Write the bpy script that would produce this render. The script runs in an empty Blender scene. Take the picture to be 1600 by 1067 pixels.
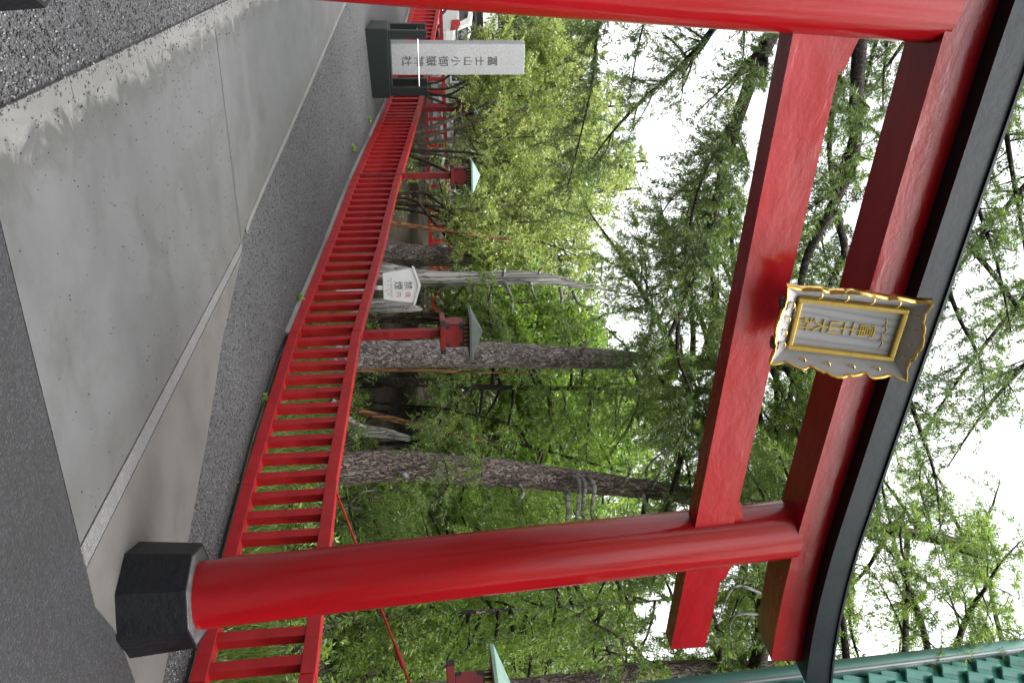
import bpy, bmesh, math, random
import numpy as np
from mathutils import Vector, Matrix
sc = bpy.context.scene
COL = sc.collection
# ------------------------------------------------------------------ camera
CAM_H = 1.55
TAU = math.atan(139 / 1291.0); RHO = math.atan(0.036); FPX = 1291.0
_f = np.array([0, math.cos(TAU), math.sin(TAU)]); _u0 = np.array([0, -math.sin(TAU), math.cos(TAU)]); _r0 = np.array([1.0, 0, 0])
_r = math.cos(RHO) * _r0 - math.sin(RHO) * _u0
_u = math.sin(RHO) * _r0 + math.cos(RHO) * _u0
CAM = np.array([0, 0, CAM_H])
cam_d = bpy.data.cameras.new('camera'); cam = bpy.data.objects.new('camera', cam_d); COL.objects.link(cam)
X, Y, Z = _u, -_r, -_f          # the photograph was taken with the camera turned on its side
cam.matrix_world = Matrix(((X[0], Y[0], Z[0], 0), (X[1], Y[1], Z[1], 0), (X[2], Y[2], Z[2], CAM_H), (0, 0, 0, 1)))
cam_d.sensor_fit = 'HORIZONTAL'; cam_d.sensor_width = 36.0; cam_d.lens = FPX / 1600 * 36.0
cam_d.clip_start = 0.05; cam_d.clip_end = 2000
sc.camera = cam
# ------------------------------------------------------------------ light
SUN_EL, SUN_AZ = math.radians(66), math.radians(115)    # azimuth from +Y towards +X: high veiled sun to the right
w = bpy.data.worlds.new('World'); sc.world = w; w.use_nodes = True
nt = w.node_tree; nt.nodes.clear()
sky = nt.nodes.new('ShaderNodeTexSky'); sky.sky_type = 'NISHITA'; sky.sun_disc = False
sky.sun_elevation = SUN_EL; sky.sun_rotation = SUN_AZ; sky.dust_density = 6.0; sky.air_density = 1.0; sky.ozone_density = 1.0
hs = nt.nodes.new('ShaderNodeHueSaturation'); hs.inputs['Saturation'].default_value = 0.10
bg = nt.nodes.new('ShaderNodeBackground'); bg.inputs['Strength'].default_value = 0.15
wo = nt.nodes.new('ShaderNodeOutputWorld')
nt.links.new(sky.outputs[0], hs.inputs['Color']); nt.links.new(hs.outputs[0], bg.inputs['Color']); nt.links.new(bg.outputs[0], wo.inputs['Surface'])
sun_d = bpy.data.lights.new('sun', 'SUN'); sun = bpy.data.objects.new('sun', sun_d); COL.objects.link(sun)
sun_d.energy = 0.6; sun_d.angle = math.radians(40); sun_d.color = (1.0, 0.97, 0.93)
sdir = Vector((math.sin(SUN_AZ) * math.cos(SUN_EL), math.cos(SUN_AZ) * math.cos(SUN_EL), math.sin(SUN_EL)))
sun.rotation_euler = sdir.to_track_quat('Z', 'Y').to_euler(); sun.location = (0, 0, 30)
sc.view_settings.view_transform = 'Standard'; sc.view_settings.look = 'None'; sc.view_settings.gamma = 1.0
sc.view_settings.use_curve_mapping = False
sc.view_settings.exposure = 2.1
sc.cycles.max_bounces = 8; sc.cycles.diffuse_bounces = 5; sc.cycles.glossy_bounces = 3; sc.cycles.transmission_bounces = 5
sc.cycles.transparent_max_bounces = 8
# ------------------------------------------------------------------ helpers
GY = [-50, 7.6, 8.8, 10.75, 13.2, 17.5, 21.5, 30, 45, 80, 400]; GZ = [0, 0, .04, .27, .47, .9, 1.48, 2.3, 3.2, 4.0, 4.5]
def g(y): return np.interp(y, GY, GZ)
def at(px, py, depth):                      # world point seen at photo pixel (px, py) at forward distance depth
    d = _f * FPX + _r * (py - 533.5) + _u * (px - 800); return CAM + d * (depth / d[1])
def pix(P):
    d = np.asarray(P, float) - CAM; wv = d @ _f; return 800 + FPX * (d @ _u) / wv, 533.5 + FPX * (d @ _r) / wv, wv
def tag(o, label=None, cat=None, group=None, kind=None):
    if label: o['label'] = label
    if cat: o['category'] = cat
    if group: o['group'] = group
    if kind: o['kind'] = kind
    return o
def empty(name, loc=(0, 0, 0), rz=0, label=None, cat=None, group=None):
    o = bpy.data.objects.new(name, None); COL.objects.link(o); o.location = loc; o.rotation_euler = (0, 0, rz)
    o.empty_display_size = .2
    return tag(o, label, cat, group)
def mesh_obj(name, me, mat, parent=None, loc=None, rot=None):
    o = bpy.data.objects.new(name, me); COL.objects.link(o)
    if mat is not None and len(me.materials) == 0: me.materials.append(mat)
    if parent: o.parent = parent
    if loc is not None: o.location = loc
    if rot is not None: o.rotation_euler = rot
    return o
def smooth(me, on=True):
    me.polygons.foreach_set('use_smooth', [on] * len(me.polygons)); return me
def np_mesh(name, V, Fq, mat=None, sm=False, attr=None):
    """V (n,3), Fq (m,k) faces all of the same size"""
    me = bpy.data.meshes.new(name); V = np.asarray(V, np.float32); Fq = np.asarray(Fq, np.int32)
    m, k = Fq.shape
    me.vertices.add(len(V)); me.vertices.foreach_set('co', V.ravel())
    me.loops.add(m * k); me.loops.foreach_set('vertex_index', Fq.ravel())
    me.polygons.add(m); me.polygons.foreach_set('loop_start', np.arange(0, m * k, k, dtype=np.int32))
    if sm: me.polygons.foreach_set('use_smooth', np.ones(m, bool))
    if attr is not None:
        a = me.attributes.new('tint', 'FLOAT', 'POINT'); a.data.foreach_set('value', np.asarray(attr, np.float32))
    me.update(calc_edges=True)
    if mat: me.materials.append(mat)
    return me
def bm_mesh(name, bm, mat=None, sm=False, bevel=0, seg=2):
    if bevel:
        bmesh.ops.bevel(bm, geom=[e for e in bm.edges if e.calc_face_angle(0) > .5], offset=bevel, segments=seg, affect='EDGES', profile=.6)
    bmesh.ops.recalc_face_normals(bm, faces=bm.faces)
    me = bpy.data.meshes.new(name); bm.to_mesh(me); bm.free()
    if sm: smooth(me)
    if mat: me.materials.append(mat)
    return me
def add_box(bm, c, s, rot=None):
    r = bmesh.ops.create_cube(bm, size=1.0); vs = r['verts']
    for v in vs:
        p = Vector((v.co.x * s[0], v.co.y * s[1], v.co.z * s[2]))
        if rot is not None: p = rot @ p
        v.co = p + Vector(c)
    return vs
def box_mesh(name, s, mat, bevel=.004, c=(0, 0, 0)):
    bm = bmesh.new(); add_box(bm, c, s); return bm_mesh(name, bm, mat, bevel=bevel)
def box_obj(name, c, s, mat, parent=None, bevel=.004, rot=None):
    return mesh_obj(name, box_mesh(name, s, mat, bevel), mat, parent, c, rot)
def prism(bm, pts, y0, y1):
    """polygon pts (x,z) extruded along y"""
    a = [bm.verts.new((p[0], y0, p[1])) for p in pts]; b = [bm.verts.new((p[0], y1, p[1])) for p in pts]
    n = len(pts); bm.faces.new(a); bm.faces.new(b[::-1])
    for i in range(n): bm.faces.new((a[i], b[i], b[(i + 1) % n], a[(i + 1) % n]))
def tube_geo(paths, sides=8):
    """paths: list of (pts(n,3), radii(n)) -> V, F(quads), no caps"""
    V = []; Fa = []; base = 0
    th = np.linspace(0, 2 * np.pi, sides, endpoint=False)
    for pts, rad in paths:
        pts = np.asarray(pts, float); rad = np.asarray(rad, float); n = len(pts)
        tan = np.gradient(pts, axis=0); tan /= np.linalg.norm(tan, axis=1)[:, None] + 1e-9
        ref = np.array([0, 0, 1.0]) if abs(tan[0, 2]) < .8 else np.array([1.0, 0, 0])
        a = np.cross(tan, ref); a /= np.linalg.norm(a, axis=1)[:, None] + 1e-9
        b = np.cross(tan, a)
        ring = pts[:, None, :] + rad[:, None, None] * (np.cos(th)[None, :, None] * a[:, None, :] + np.sin(th)[None, :, None] * b[:, None, :])
        V.append(ring.reshape(-1, 3))
        i = np.arange(n - 1)[:, None] * sides; j = np.arange(sides)[None, :]; j2 = (j + 1) % sides
        q = np.stack([i + j, i + j2, i + sides + j2, i + sides + j], -1).reshape(-1, 4) + base
        Fa.append(q); base += n * sides
    return np.concatenate(V), np.concatenate(Fa)
def resample(pts, n):
    pts = np.asarray(pts, float); m = len(pts)
    t = np.linspace(0, m - 1, n); i = np.clip(t.astype(int), 0, m - 2); f = (t - i)[:, None]
    p0 = pts[np.clip(i - 1, 0, m - 1)]; p1 = pts[i]; p2 = pts[i + 1]; p3 = pts[np.clip(i + 2, 0, m - 1)]
    return .5 * ((2 * p1) + (-p0 + p2) * f + (2 * p0 - 5 * p1 + 4 * p2 - p3) * f ** 2 + (-p0 + 3 * p1 - 3 * p2 + p3) * f ** 3)
def text_obj(name, s, size, mat, parent, loc, rot, depth=.002, sx=1.0):
    cu = bpy.data.curves.new('glyph', 'FONT'); cu.body = s; cu.size = size; cu.extrude = depth
    cu.align_x = 'CENTER'; cu.align_y = 'CENTER'; cu.resolution_u = 3
    o = bpy.data.objects.new('glyph', cu); COL.objects.link(o)
    dg = bpy.context.evaluated_depsgraph_get()
    me = bpy.data.meshes.new_from_object(o.evaluated_get(dg)); bpy.data.objects.remove(o); bpy.data.curves.remove(cu)
    n = len(me.vertices); co = np.empty(n * 3, np.float32); me.vertices.foreach_get('co', co); co = co.reshape(-1, 3)
    if n:
        co[:, :2] -= (co[:, :2].max(0) + co[:, :2].min(0)) / 2; co[:, 0] *= sx
        me.vertices.foreach_set('co', co.ravel())
    me.materials.clear(); me.materials.append(mat)
    return mesh_obj(name, me, mat, parent, loc, rot)
# ------------------------------------------------------------------ materials
class NT:
    def __init__(s, name):
        s.m = bpy.data.materials.new(name); s.m.use_nodes = True; s.t = s.m.node_tree; s.t.nodes.clear()
        s.out = s.n('ShaderNodeOutputMaterial')
    def n(s, t, **kw):
        nd = s.t.nodes.new(t)
        for k, v in kw.items(): setattr(nd, k, v)
        return nd
    def l(s, a, b): s.t.links.new(a, b)
    def coord(s, kind='Object', scale=(1, 1, 1)):
        c = s.n('ShaderNodeTexCoord'); m = s.n('ShaderNodeMapping'); m.inputs['Scale'].default_value = scale
        s.l(c.outputs[kind], m.inputs[0]); return m.outputs[0]
    def pos(s, scale=(1, 1, 1)):
        c = s.n('ShaderNodeNewGeometry'); m = s.n('ShaderNodeMapping'); m.inputs['Scale'].default_value = scale
        s.l(c.outputs['Position'], m.inputs[0]); return m.outputs[0]
    def noise(s, vec, scale, detail=5, rough=.55, dist=0):
        x = s.n('ShaderNodeTexNoise'); s.l(vec, x.inputs['Vector']); x.inputs['Scale'].default_value = scale
        x.inputs['Detail'].default_value = detail; x.inputs['Roughness'].default_value = rough; x.inputs['Distortion'].default_value = dist
        return x.outputs[0]
    def vor(s, vec, scale, feat='F1', out='Distance'):
        x = s.n('ShaderNodeTexVoronoi', feature=feat); s.l(vec, x.inputs['Vector']); x.inputs['Scale'].default_value = scale
        return x.outputs[out]
    def ramp(s, fac, stops, interp='LINEAR'):
        x = s.n('ShaderNodeValToRGB'); x.color_ramp.interpolation = interp; e = x.color_ramp.elements
        while len(e) < len(stops): e.new(.5)
        for el, (p, c) in zip(e, stops): el.position = p; el.color = (*c, 1) if len(c) == 3 else c
        s.l(fac, x.inputs[0]); return x.outputs[0]
    def mix(s, fac, a, b, mode='MIX'):
        x = s.n('ShaderNodeMixRGB', blend_type=mode)
        for i, v in ((0, fac), (1, a), (2, b)):
            if hasattr(v, 'links'): s.l(v, x.inputs[i])
            else: x.inputs[i].default_value = v if i == 0 else (*v, 1)
        return x.outputs[0]
    def math(s, op, a, b=0.0):
        x = s.n('ShaderNodeMath', operation=op)
        for i, v in ((0, a), (1, b)):
            if hasattr(v, 'links'): s.l(v, x.inputs[i])
            else: x.inputs[i].default_value = v
        return x.outputs[0]
    def bump(s, h, strength=.3, dist=.01, nrm=None):
        x = s.n('ShaderNodeBump'); x.inputs['Strength'].default_value = strength; x.inputs['Distance'].default_value = dist
        s.l(h, x.inputs['Height'])
        if nrm: s.l(nrm, x.inputs['Normal'])
        return x.outputs[0]
    def done(s, color, rough=.5, nrm=None, metal=0, coat=0, spec=.5, coat_rough=.1):
        p = s.n('ShaderNodeBsdfPrincipled')
        for k, v in (('Base Color', color), ('Roughness', rough), ('Metallic', metal)):
            if hasattr(v, 'links'): s.l(v, p.inputs[k])
            else: p.inputs[k].default_value = (*v, 1) if k == 'Base Color' else v
        p.inputs['Specular IOR Level'].default_value = spec
        p.inputs['Coat Weight'].default_value = coat; p.inputs['Coat Roughness'].default_value = coat_rough
        if nrm: s.l(nrm, p.inputs['Normal'])
        s.l(p.outputs[0], s.out.inputs[0]); return s.m
K = (0, 0, 0); W = (1, 1, 1)
def m_red(name, base=(.36, .012, .016), rough=.28, bump=.35, stretch=(1, 1, .25), coat=.35, wear=.1, blister=0.0, spec=.5):
    t = NT(name); v = t.coord(scale=stretch)
    c = t.ramp(t.noise(v, 5, 6), [(.3, tuple(x * .80 for x in base)), (.7, tuple(x * 1.14 for x in base))])
    fade = t.ramp(t.noise(v, 2.3, 8, .7, .6), [(.55, K), (.72, W)]); c = t.mix(t.math('MULTIPLY', fade, .35), c, (base[0] * 1.15, base[1] * 2.6 + .006, base[2] * 2.2 + .006))
    dirt = t.ramp(t.noise(t.coord(), 14, 7, .7), [(.60, K), (.76, W)])
    c = t.mix(t.math('MULTIPLY', dirt, wear), c, (.09, .022, .02))
    chip = t.ramp(t.noise(v, 34, 4, .6, .5), [(.735, K), (.75, W)]); c = t.mix(t.math('MULTIPLY', chip, wear * 3 if wear * 3 < 1 else 1.0), c, (.05, .018, .016))
    h1 = t.noise(v, 7, 4, .5, .4); h2 = t.noise(t.coord(), 60, 3, .6)
    n = t.bump(h2, .06 * bump / .35, .01, t.bump(h1, bump, .02))
    if blister:
        bl = t.noise(v, 22, 6, .62, .2); n = t.bump(bl, blister, .006, n)
    r = t.ramp(t.noise(v, 9, 5), [(.3, (rough * .7,) * 3), (.75, (rough * 1.6,) * 3)])
    return t.done(c, r, n, coat=coat, coat_rough=.12, spec=spec)
def m_simple(name, a, b, scale=8, rough=.6, bump=.2, metal=0, coat=0, bscale=40, bd=.005, spec=.5):
    t = NT(name); v = t.coord()
    c = t.ramp(t.noise(v, scale, 6, .6), [(.3, a), (.7, b)])
    n = t.bump(t.noise(v, bscale, 5, .6), bump, bd)
    return t.done(c, rough, n, metal=metal, coat=coat, spec=spec)
def m_concrete(name, base=(.058, .0585, .060), stain=(.031, .0295, .027), fresh=(.125, .122, .114), edge=True):
    t = NT(name); v = t.pos()
    c = t.ramp(t.noise(v, 1.1, 9, .64, .8), [(.28, tuple(x * .78 for x in base)), (.52, base), (.78, tuple(x * 1.2 for x in base))])
    st = t.ramp(t.noise(v, 1.9, 9, .7, 1.4), [(.52, K), (.68, W)])
    c = t.mix(t.math('MULTIPLY', st, .5), c, stain)
    n9 = t.noise(v, 4.2, 9, .72, .9)
    if edge:                                   # lime bloom and dirt that creep in from the long sides of the slab
        a = t.n('ShaderNodeAttribute', attribute_name='tint').outputs['Fac']
        wob = t.math('ADD', a, t.math('MULTIPLY', t.math('SUBTRACT', n9, .5), .42))
        bloom = t.ramp(wob, [(.0, W), (.01, (.8,) * 3), (.05, K)]); halo = t.ramp(wob, [(.01, K), (.07, W), (.15, K)])
        c = t.mix(t.math('MULTIPLY', halo, .6), c, stain); c = t.mix(t.math('MULTIPLY', bloom, .8), c, fresh)
        far_ = t.ramp(wob, [(.80, K), (.93, W), (1.0, (.5,) * 3)]); c = t.mix(t.math('MULTIPLY', far_, .5), c, tuple(x * 1.5 for x in stain))
    ef = t.ramp(n9, [(.62, K), (.72, W)]); c = t.mix(t.math('MULTIPLY', ef, .3), c, fresh)
    pock = t.ramp(t.vor(v, 26), [(.0, (.35,) * 3), (.07, (.35,) * 3), (.10, W)]); pk = t.ramp(t.noise(v, 9, 2), [(.55, K), (.6, W)])
    c = t.mix(pk, c, t.mix(1.0, c, pock, 'MULTIPLY'))
    fine = t.ramp(t.noise(v, 170, 4, .7), [(.3, (.8,) * 3), (.7, (1.16,) * 3)])
    c = t.mix(1.0, c, fine, 'MULTIPLY')
    n = t.bump(t.noise(v, 220, 3, .6), .14, .003, t.bump(t.noise(v, 6, 5), .08, .01))
    r = t.ramp(t.noise(v, 2.2, 5), [(.3, (.40,) * 3), (.7, (.68,) * 3)])
    return t.done(c, r, n)
def m_grain(name, lo, hi, scale, rough=.7, bump=.7, big=(.75, 1.2), bd=.008):
    t = NT(name); v = t.pos()
    cell = t.n('ShaderNodeTexVoronoi'); t.l(v, cell.inputs['Vector']); cell.inputs['Scale'].default_value = scale
    sep = t.n('ShaderNodeSeparateColor'); t.l(cell.outputs['Color'], sep.inputs[0])
    c = t.ramp(sep.outputs[0], [(.0, lo), (.55, tuple((a * 2 + b) / 3 for a, b in zip(lo, hi))), (.9, hi), (1, tuple(min(1, x * 1.5) for x in hi))])
    bg_ = t.ramp(t.noise(v, 1.1, 6, .65), [(.3, (big[0],) * 3), (.7, (big[1],) * 3)])
    c = t.mix(1.0, c, bg_, 'MULTIPLY')
    h = t.math('SUBTRACT', 1.0, cell.outputs['Distance'])
    n = t.bump(h, bump, bd)
    return t.done(c, rough, n)
def m_bark(name, a, b, scale=30, stretch=(1, 1, .45), bump=.9, grey=None, warp=.10):
    t = NT(name); v = t.coord(scale=stretch)
    nz = t.n('ShaderNodeTexNoise'); t.l(v, nz.inputs['Vector']); nz.inputs['Scale'].default_value = 14; nz.inputs['Detail'].default_value = 4
    vm = t.n('ShaderNodeMixRGB'); vm.inputs[0].default_value = warp; t.l(v, vm.inputs[1]); t.l(nz.outputs['Color'], vm.inputs[2])
    vc = t.n('ShaderNodeTexVoronoi'); t.l(vm.outputs[0], vc.inputs['Vector']); vc.inputs['Scale'].default_value = scale
    sp = t.n('ShaderNodeSeparateColor'); t.l(vc.outputs['Color'], sp.inputs[0])
    d = t.vor(vm.outputs[0], scale, 'DISTANCE_TO_EDGE')
    crack = t.ramp(d, [(.0, K), (.13, W)])
    mixf = t.math('ADD', t.math('MULTIPLY', sp.outputs[0], .5), t.math('MULTIPLY', t.noise(v, 5, 8, .75), .5))
    c0 = t.ramp(mixf, [(.25, a), (.72, b)])
    if grey: c0 = t.mix(t.ramp(t.noise(t.coord(), 3.5, 5), [(.45, K), (.65, W)]), c0, grey)
    c = t.mix(crack, tuple(x * .45 for x in a), c0)
    h = t.math('ADD', t.math('MULTIPLY', crack, .7), t.math('ADD', t.math('MULTIPLY', sp.outputs[1], .5), t.math('MULTIPLY', t.noise(v, 60, 5, .7), .5)))
    return t.done(c, .85, t.bump(h, bump, .02), spec=.25)
def m_leaf(name, stops, trans=.42, gloss=.06):
    t = NT(name); at_ = t.n('ShaderNodeAttribute', attribute_name='tint')
    c = t.ramp(at_.outputs['Fac'], stops)
    d = t.n('ShaderNodeBsdfDiffuse'); t.l(c, d.inputs[0])
    tr = t.n('ShaderNodeBsdfTranslucent'); t.l(t.mix(1.0, c, (1.15, 1.25, .55), 'MULTIPLY'), tr.inputs[0])
    mx = t.n('ShaderNodeMixShader'); mx.inputs[0].default_value = trans; t.l(d.outputs[0], mx.inputs[1]); t.l(tr.outputs[0], mx.inputs[2])
    gl = t.n('ShaderNodeBsdfGlossy'); gl.inputs['Roughness'].default_value = .45
    m2 = t.n('ShaderNodeMixShader'); m2.inputs[0].default_value = gloss; t.l(mx.outputs[0], m2.inputs[1]); t.l(gl.outputs[0], m2.inputs[2])
    t.l(m2.outputs[0], t.out.inputs[0]); return t.m

M = {}
M['red'] = m_red('red_lacquer', base=(.205, .0032, .0055), rough=.17, bump=.22, stretch=(1, 1, .2), coat=0, wear=.10, blister=.10, spec=.42)
M['red_beam'] = m_red('red_beam_lacquer', base=(.225, .0042, .0075), rough=.19, bump=.30, stretch=(.45, 1, 1), coat=0, wear=.10, blister=.30, spec=.45)
M['red_fence'] = m_red('red_fence_paint', base=(.275, .0068, .0095), rough=.42, bump=.10, stretch=(1, 1, 1), coat=0, wear=.15, spec=.3)
M['red_lantern'] = m_red('red_lantern_paint', base=(.20, .0045, .007), rough=.36, bump=.15, stretch=(1, 1, 1), coat=0, wear=.25)
M['black'] = m_simple('black_plinth_paint', (0.0036, 0.0039, 0.0050), (0.0072, 0.0075, 0.0093), 7, .45, .6, bscale=30, bd=.008, spec=.16)
M['plinth_top'] = m_simple('worn_plinth_top', (0.0175, 0.0170, 0.0180), (0.0600, 0.0575, 0.0590), 14, .7, .5)
M['kasagi'] = m_simple('dark_copper_cap', (.0050, .0078, .0098), (.0105, .0150, .0178), 4, .45, .35, bscale=16, spec=.16)
M['concrete'] = m_concrete('slab_concrete')
M['concrete_side'] = m_concrete('side_slab_concrete', (.067, .064, .059), (.042, .038, .032), (.098, .096, .090), False)
M['kerb'] = m_concrete('kerb_concrete', (.098, .096, .092), (.055, .051, .045), (.14, .137, .13), False)
M['granite'] = m_grain('granite_strip', (0.0495, 0.0495, 0.0495), (0.1089, 0.1089, 0.1089), 170, .6, .2, (.9, 1.1), .003)
M['asphalt'] = m_grain('fine_asphalt', (0.0040, 0.0041, 0.0052), (0.0158, 0.0160, 0.0185), 120, .6, .45, (.72, 1.25), .004)
M['gravel'] = m_grain('dark_gravel_asphalt', (.006, .006, .007), (.062, .062, .066), 125, .75, .5, (.8, 1.2), .010)
M['soil'] = m_simple('forest_soil', (.010, .008, .0055), (.036, .029, .019), 1.6, .95, .9, bscale=18, bd=.03, spec=.1)
M['gold'] = m_simple('gold_leaf', (.62, .38, .09), (.74, .50, .16), 20, .28, .12, metal=1.0, bscale=60)
M['gold_flat'] = m_simple('gold_paint', (.50, .34, .07), (.62, .44, .12), 30, .34, .1, metal=.45)
M['iron'] = m_simple('dark_iron', (.02, .022, .024), (.06, .06, .062), 20, .5, .3, metal=.3)
M['steel'] = m_simple('stainless_bar', (.42, .42, .44), (.5, .5, .52), 20, .3, .02, metal=1.0)
M['stone'] = m_grain('grey_granite_stele', (.19, .195, .20), (.36, .365, .37), 260, .62, .15, (.92, 1.08), .002)
M['stone_edge'] = M['stone']
M['carved'] = m_simple('dark_carved_letters', (.02, .022, .022), (.07, .072, .072), 40, .8, .3)
M['greenblack'] = m_simple('green_black_granite', (.006, .009, .0085), (.013, .018, .017), 60, .4, .05, spec=.3)
M['white'] = m_simple('white_sign_paint', (.80, .81, .82), (.86, .87, .88), 6, .4, .03)
M['ink'] = m_simple('black_sign_lettering', (.03, .03, .032), (.05, .05, .05), 10, .5, .02)
M['ink_grey'] = m_simple('grey_sign_lettering', (.30, .31, .33), (.38, .39, .41), 10, .5, .02)
M['ink_red'] = m_simple('red_sign_lettering', (.45, .06, .08), (.5, .08, .1), 10, .5, .02)
M['patina'] = m_simple('pale_copper_patina', (.16, .27, .225), (.24, .36, .30), 9, .6, .15)
M['patina_grey'] = m_simple('grey_weathered_copper', (.045, .056, .050), (.075, .09, .08), 12, .6, .2)
M['roof_tile'] = m_simple('green_glazed_tile', (.06, .26, .20), (.09, .32, .255), 6, .22, .06, coat=.4)
M['ridge'] = m_simple('green_ridge_metal', (.085, .20, .175), (.11, .235, .205), 5, .4, .06)
M['fitting'] = m_simple('dark_bronze_fitting', (.015, .017, .018), (.045, .045, .045), 25, .5, .3, metal=.5)
M['brass'] = m_simple('brass_lattice', (.30, .18, .05), (.42, .26, .08), 25, .4, .2, metal=.7)
M['rowgrey'] = m_simple('grey_plaster', (.36, .36, .37), (.46, .46, .47), 3, .8, .1)
M['dark_wood'] = m_simple('dark_stained_wood', (.03, .025, .022), (.06, .05, .045), 9, .7, .2)
def m_plaque():
    t = NT('grey_wood_grain')
    wv = t.n('ShaderNodeTexWave', wave_type='BANDS', bands_direction='X'); t.l(t.coord(scale=(1, 1, .22)), wv.inputs[0])
    wv.inputs['Scale'].default_value = 8; wv.inputs['Distortion'].default_value = 11; wv.inputs['Detail'].default_value = 3; wv.inputs['Detail Scale'].default_value = .5
    c = t.ramp(wv.outputs[0], [(.0, (.20, .20, .21)), (.25, (.255, .255, .268)), (1, (.285, .285, .30))])
    return t.done(c, .55)
M['plaque'] = m_plaque()
M['plaque_side'] = m_simple('grey_plaque_frame', (.25, .245, .25), (.32, .315, .325), 8, .5, .08)
M['bark'] = m_bark('larch_bark', (0.1650, 0.1366, 0.1276), (0.5170, 0.4480, 0.4292), 40)
M['bark2'] = m_bark('rugged_larch_bark', (0.1375, 0.1041, 0.0937), (0.4500, 0.3619, 0.3300), 48, (1, 1, .3), 1.0)
M['bark_dark'] = m_bark('dark_bark', (.022, .018, .015), (.06, .048, .04), 34)
M['bark_brown'] = m_bark('brown_shrub_bark', (.05, .037, .027), (.125, .095, .07), 40)
M['snag'] = m_bark('bleached_dead_wood', (.22, .21, .20), (.50, .485, .465), 16, (1, 1, .05), .6)
M['rotten'] = m_bark('orange_rotten_wood', (.16, .080, .036), (.46, .235, .11), 24, (1, 1, .1), .7)
M['twig'] = m_simple('twig_bark', (.035, .026, .02), (.075, .058, .045), 20, .9, .2)
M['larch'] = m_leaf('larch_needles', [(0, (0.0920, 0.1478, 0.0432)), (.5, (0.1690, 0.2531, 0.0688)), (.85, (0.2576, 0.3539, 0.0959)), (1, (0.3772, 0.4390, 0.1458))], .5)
M['larch_dark'] = m_leaf('dark_larch_needles', [(0, (0.0483, 0.0880, 0.0286)), (.6, (0.0978, 0.1540, 0.0416)), (1, (0.1610, 0.2200, 0.0598))], .48)  # darker green needle tones for the larch left of the path
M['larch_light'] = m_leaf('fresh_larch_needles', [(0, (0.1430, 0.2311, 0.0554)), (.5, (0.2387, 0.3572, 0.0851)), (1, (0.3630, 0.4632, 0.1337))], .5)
M['shrub'] = m_leaf('light_shrub_leaves', [(0, (0.1959, 0.2544, 0.0735)), (.5, (0.3092, 0.3732, 0.1275)), (.9, (0.4248, 0.4632, 0.1785)), (.985, (0.4248, 0.5040, 0.1800)), (1, (0.4956, 0.1080, 0.0450))], .5)
M['leafy'] = m_leaf('mid_green_leaves', [(0, (0.1166, 0.2088, 0.0420)), (.5, (0.2156, 0.3275, 0.0630)), (1, (0.3410, 0.4314, 0.1120))], .5)
M['grass'] = m_leaf('grass_blades', [(0, (0.070, 0.117, 0.025)), (.5, (0.129, 0.200, 0.043)), (1, (0.236, 0.285, 0.086))], .4)
M['far'] = m_leaf('far_foliage', [(0, (0.1012, 0.1456, 0.0624)), (.5, (0.1782, 0.2397, 0.1040)), (1, (0.3001, 0.3293, 0.1469))], .45)
# ------------------------------------------------------------------ ground
FENCE = np.array([(3.46, 2.78), (2.03, 5.29), (1.09, 6.94), (-0.18, 9.14), (-1.40, 11.10), (-2.62, 13.2), (-3.83, 15.35), (-5.04, 17.5), (-6.95, 19.65), (-8.85, 21.8), (-10.8, 24.0)])
def fence_x(y): return np.interp(y, FENCE[:, 1], FENCE[:, 0])
rngG = np.random.default_rng(5)
def sheet(name, rows, mat, dz, nu=None):
    """rows: list of point lists (x,y) of equal length -> quad sheet lying dz above the ground profile"""
    R = np.array(rows, float); a, b = R.shape[:2]
    V = np.concatenate([R.reshape(-1, 2), (g(R[..., 1]).ravel() + dz)[:, None]], 1)
    i = np.arange(a - 1)[:, None] * b; j = np.arange(b - 1)[None, :]
    F = np.stack([i + j, i + j + 1, i + b + j + 1, i + b + j], -1).reshape(-1, 4)
    me = np_mesh(name, V, F, mat, attr=np.tile(np.linspace(0, 1, b), a))
    bm = bmesh.new(); bm.from_mesh(me); bmesh.ops.recalc_face_normals(bm, faces=bm.faces)
    if sum(f.normal.z for f in bm.faces) < 0: bmesh.ops.reverse_faces(bm, faces=bm.faces)
    bm.to_mesh(me); bm.free()
    return tag(mesh_obj(name, me, mat), kind='structure')
def poly_interp(P, ys):
    P = np.array(P, float); return np.stack([np.interp(ys, P[:, 1], P[:, 0]), ys], -1)
def lerp(a, b, n): a = np.array(a); b = np.array(b); return [a + (b - a) * t for t in np.linspace(0, 1, n)]
# forest floor: one sheet to the horizon, bumpy behind the fence
ys = np.concatenate([np.linspace(-60, 0, 13)[:-1], np.arange(0, 34, .4), np.linspace(34, 320, 30)])
xs = np.concatenate([np.linspace(-260, -24, 20)[:-1], np.arange(-24, 20, .4), np.linspace(20, 260, 20)])
XX, YY = np.meshgrid(xs, ys)
def fnoise(x, y):
    return .10 * np.sin(1.7 * x + .8 * np.sin(1.1 * y)) * np.cos(1.3 * y + .6 * np.sin(.9 * x)) + .05 * np.sin(3.9 * x + 1.3) * np.sin(4.3 * y + .4) + .03 * np.sin(8.1 * x) * np.cos(7.3 * y)
beyond = np.clip((XX - fence_x(YY) - .35) / 1.2, 0, 1)
def forest_z(x, y):
    b = np.clip((x - fence_x(y) - .35) / 1.2, 0, 1); return g(y) - .06 + b * (.05 + fnoise(x, y))
V = np.stack([XX, YY, forest_z(XX, YY)], -1).reshape(-1, 3)
nx = len(xs); i = np.arange(len(ys) - 1)[:, None] * nx; j = np.arange(nx - 1)[None, :]
F = np.stack([i + j, i + j + 1, i + nx + j + 1, i + nx + j], -1).reshape(-1, 4)
tag(mesh_obj('forest_floor', np_mesh('forest_floor', V, F, M['soil'], True), M['soil']), kind='structure')
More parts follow.
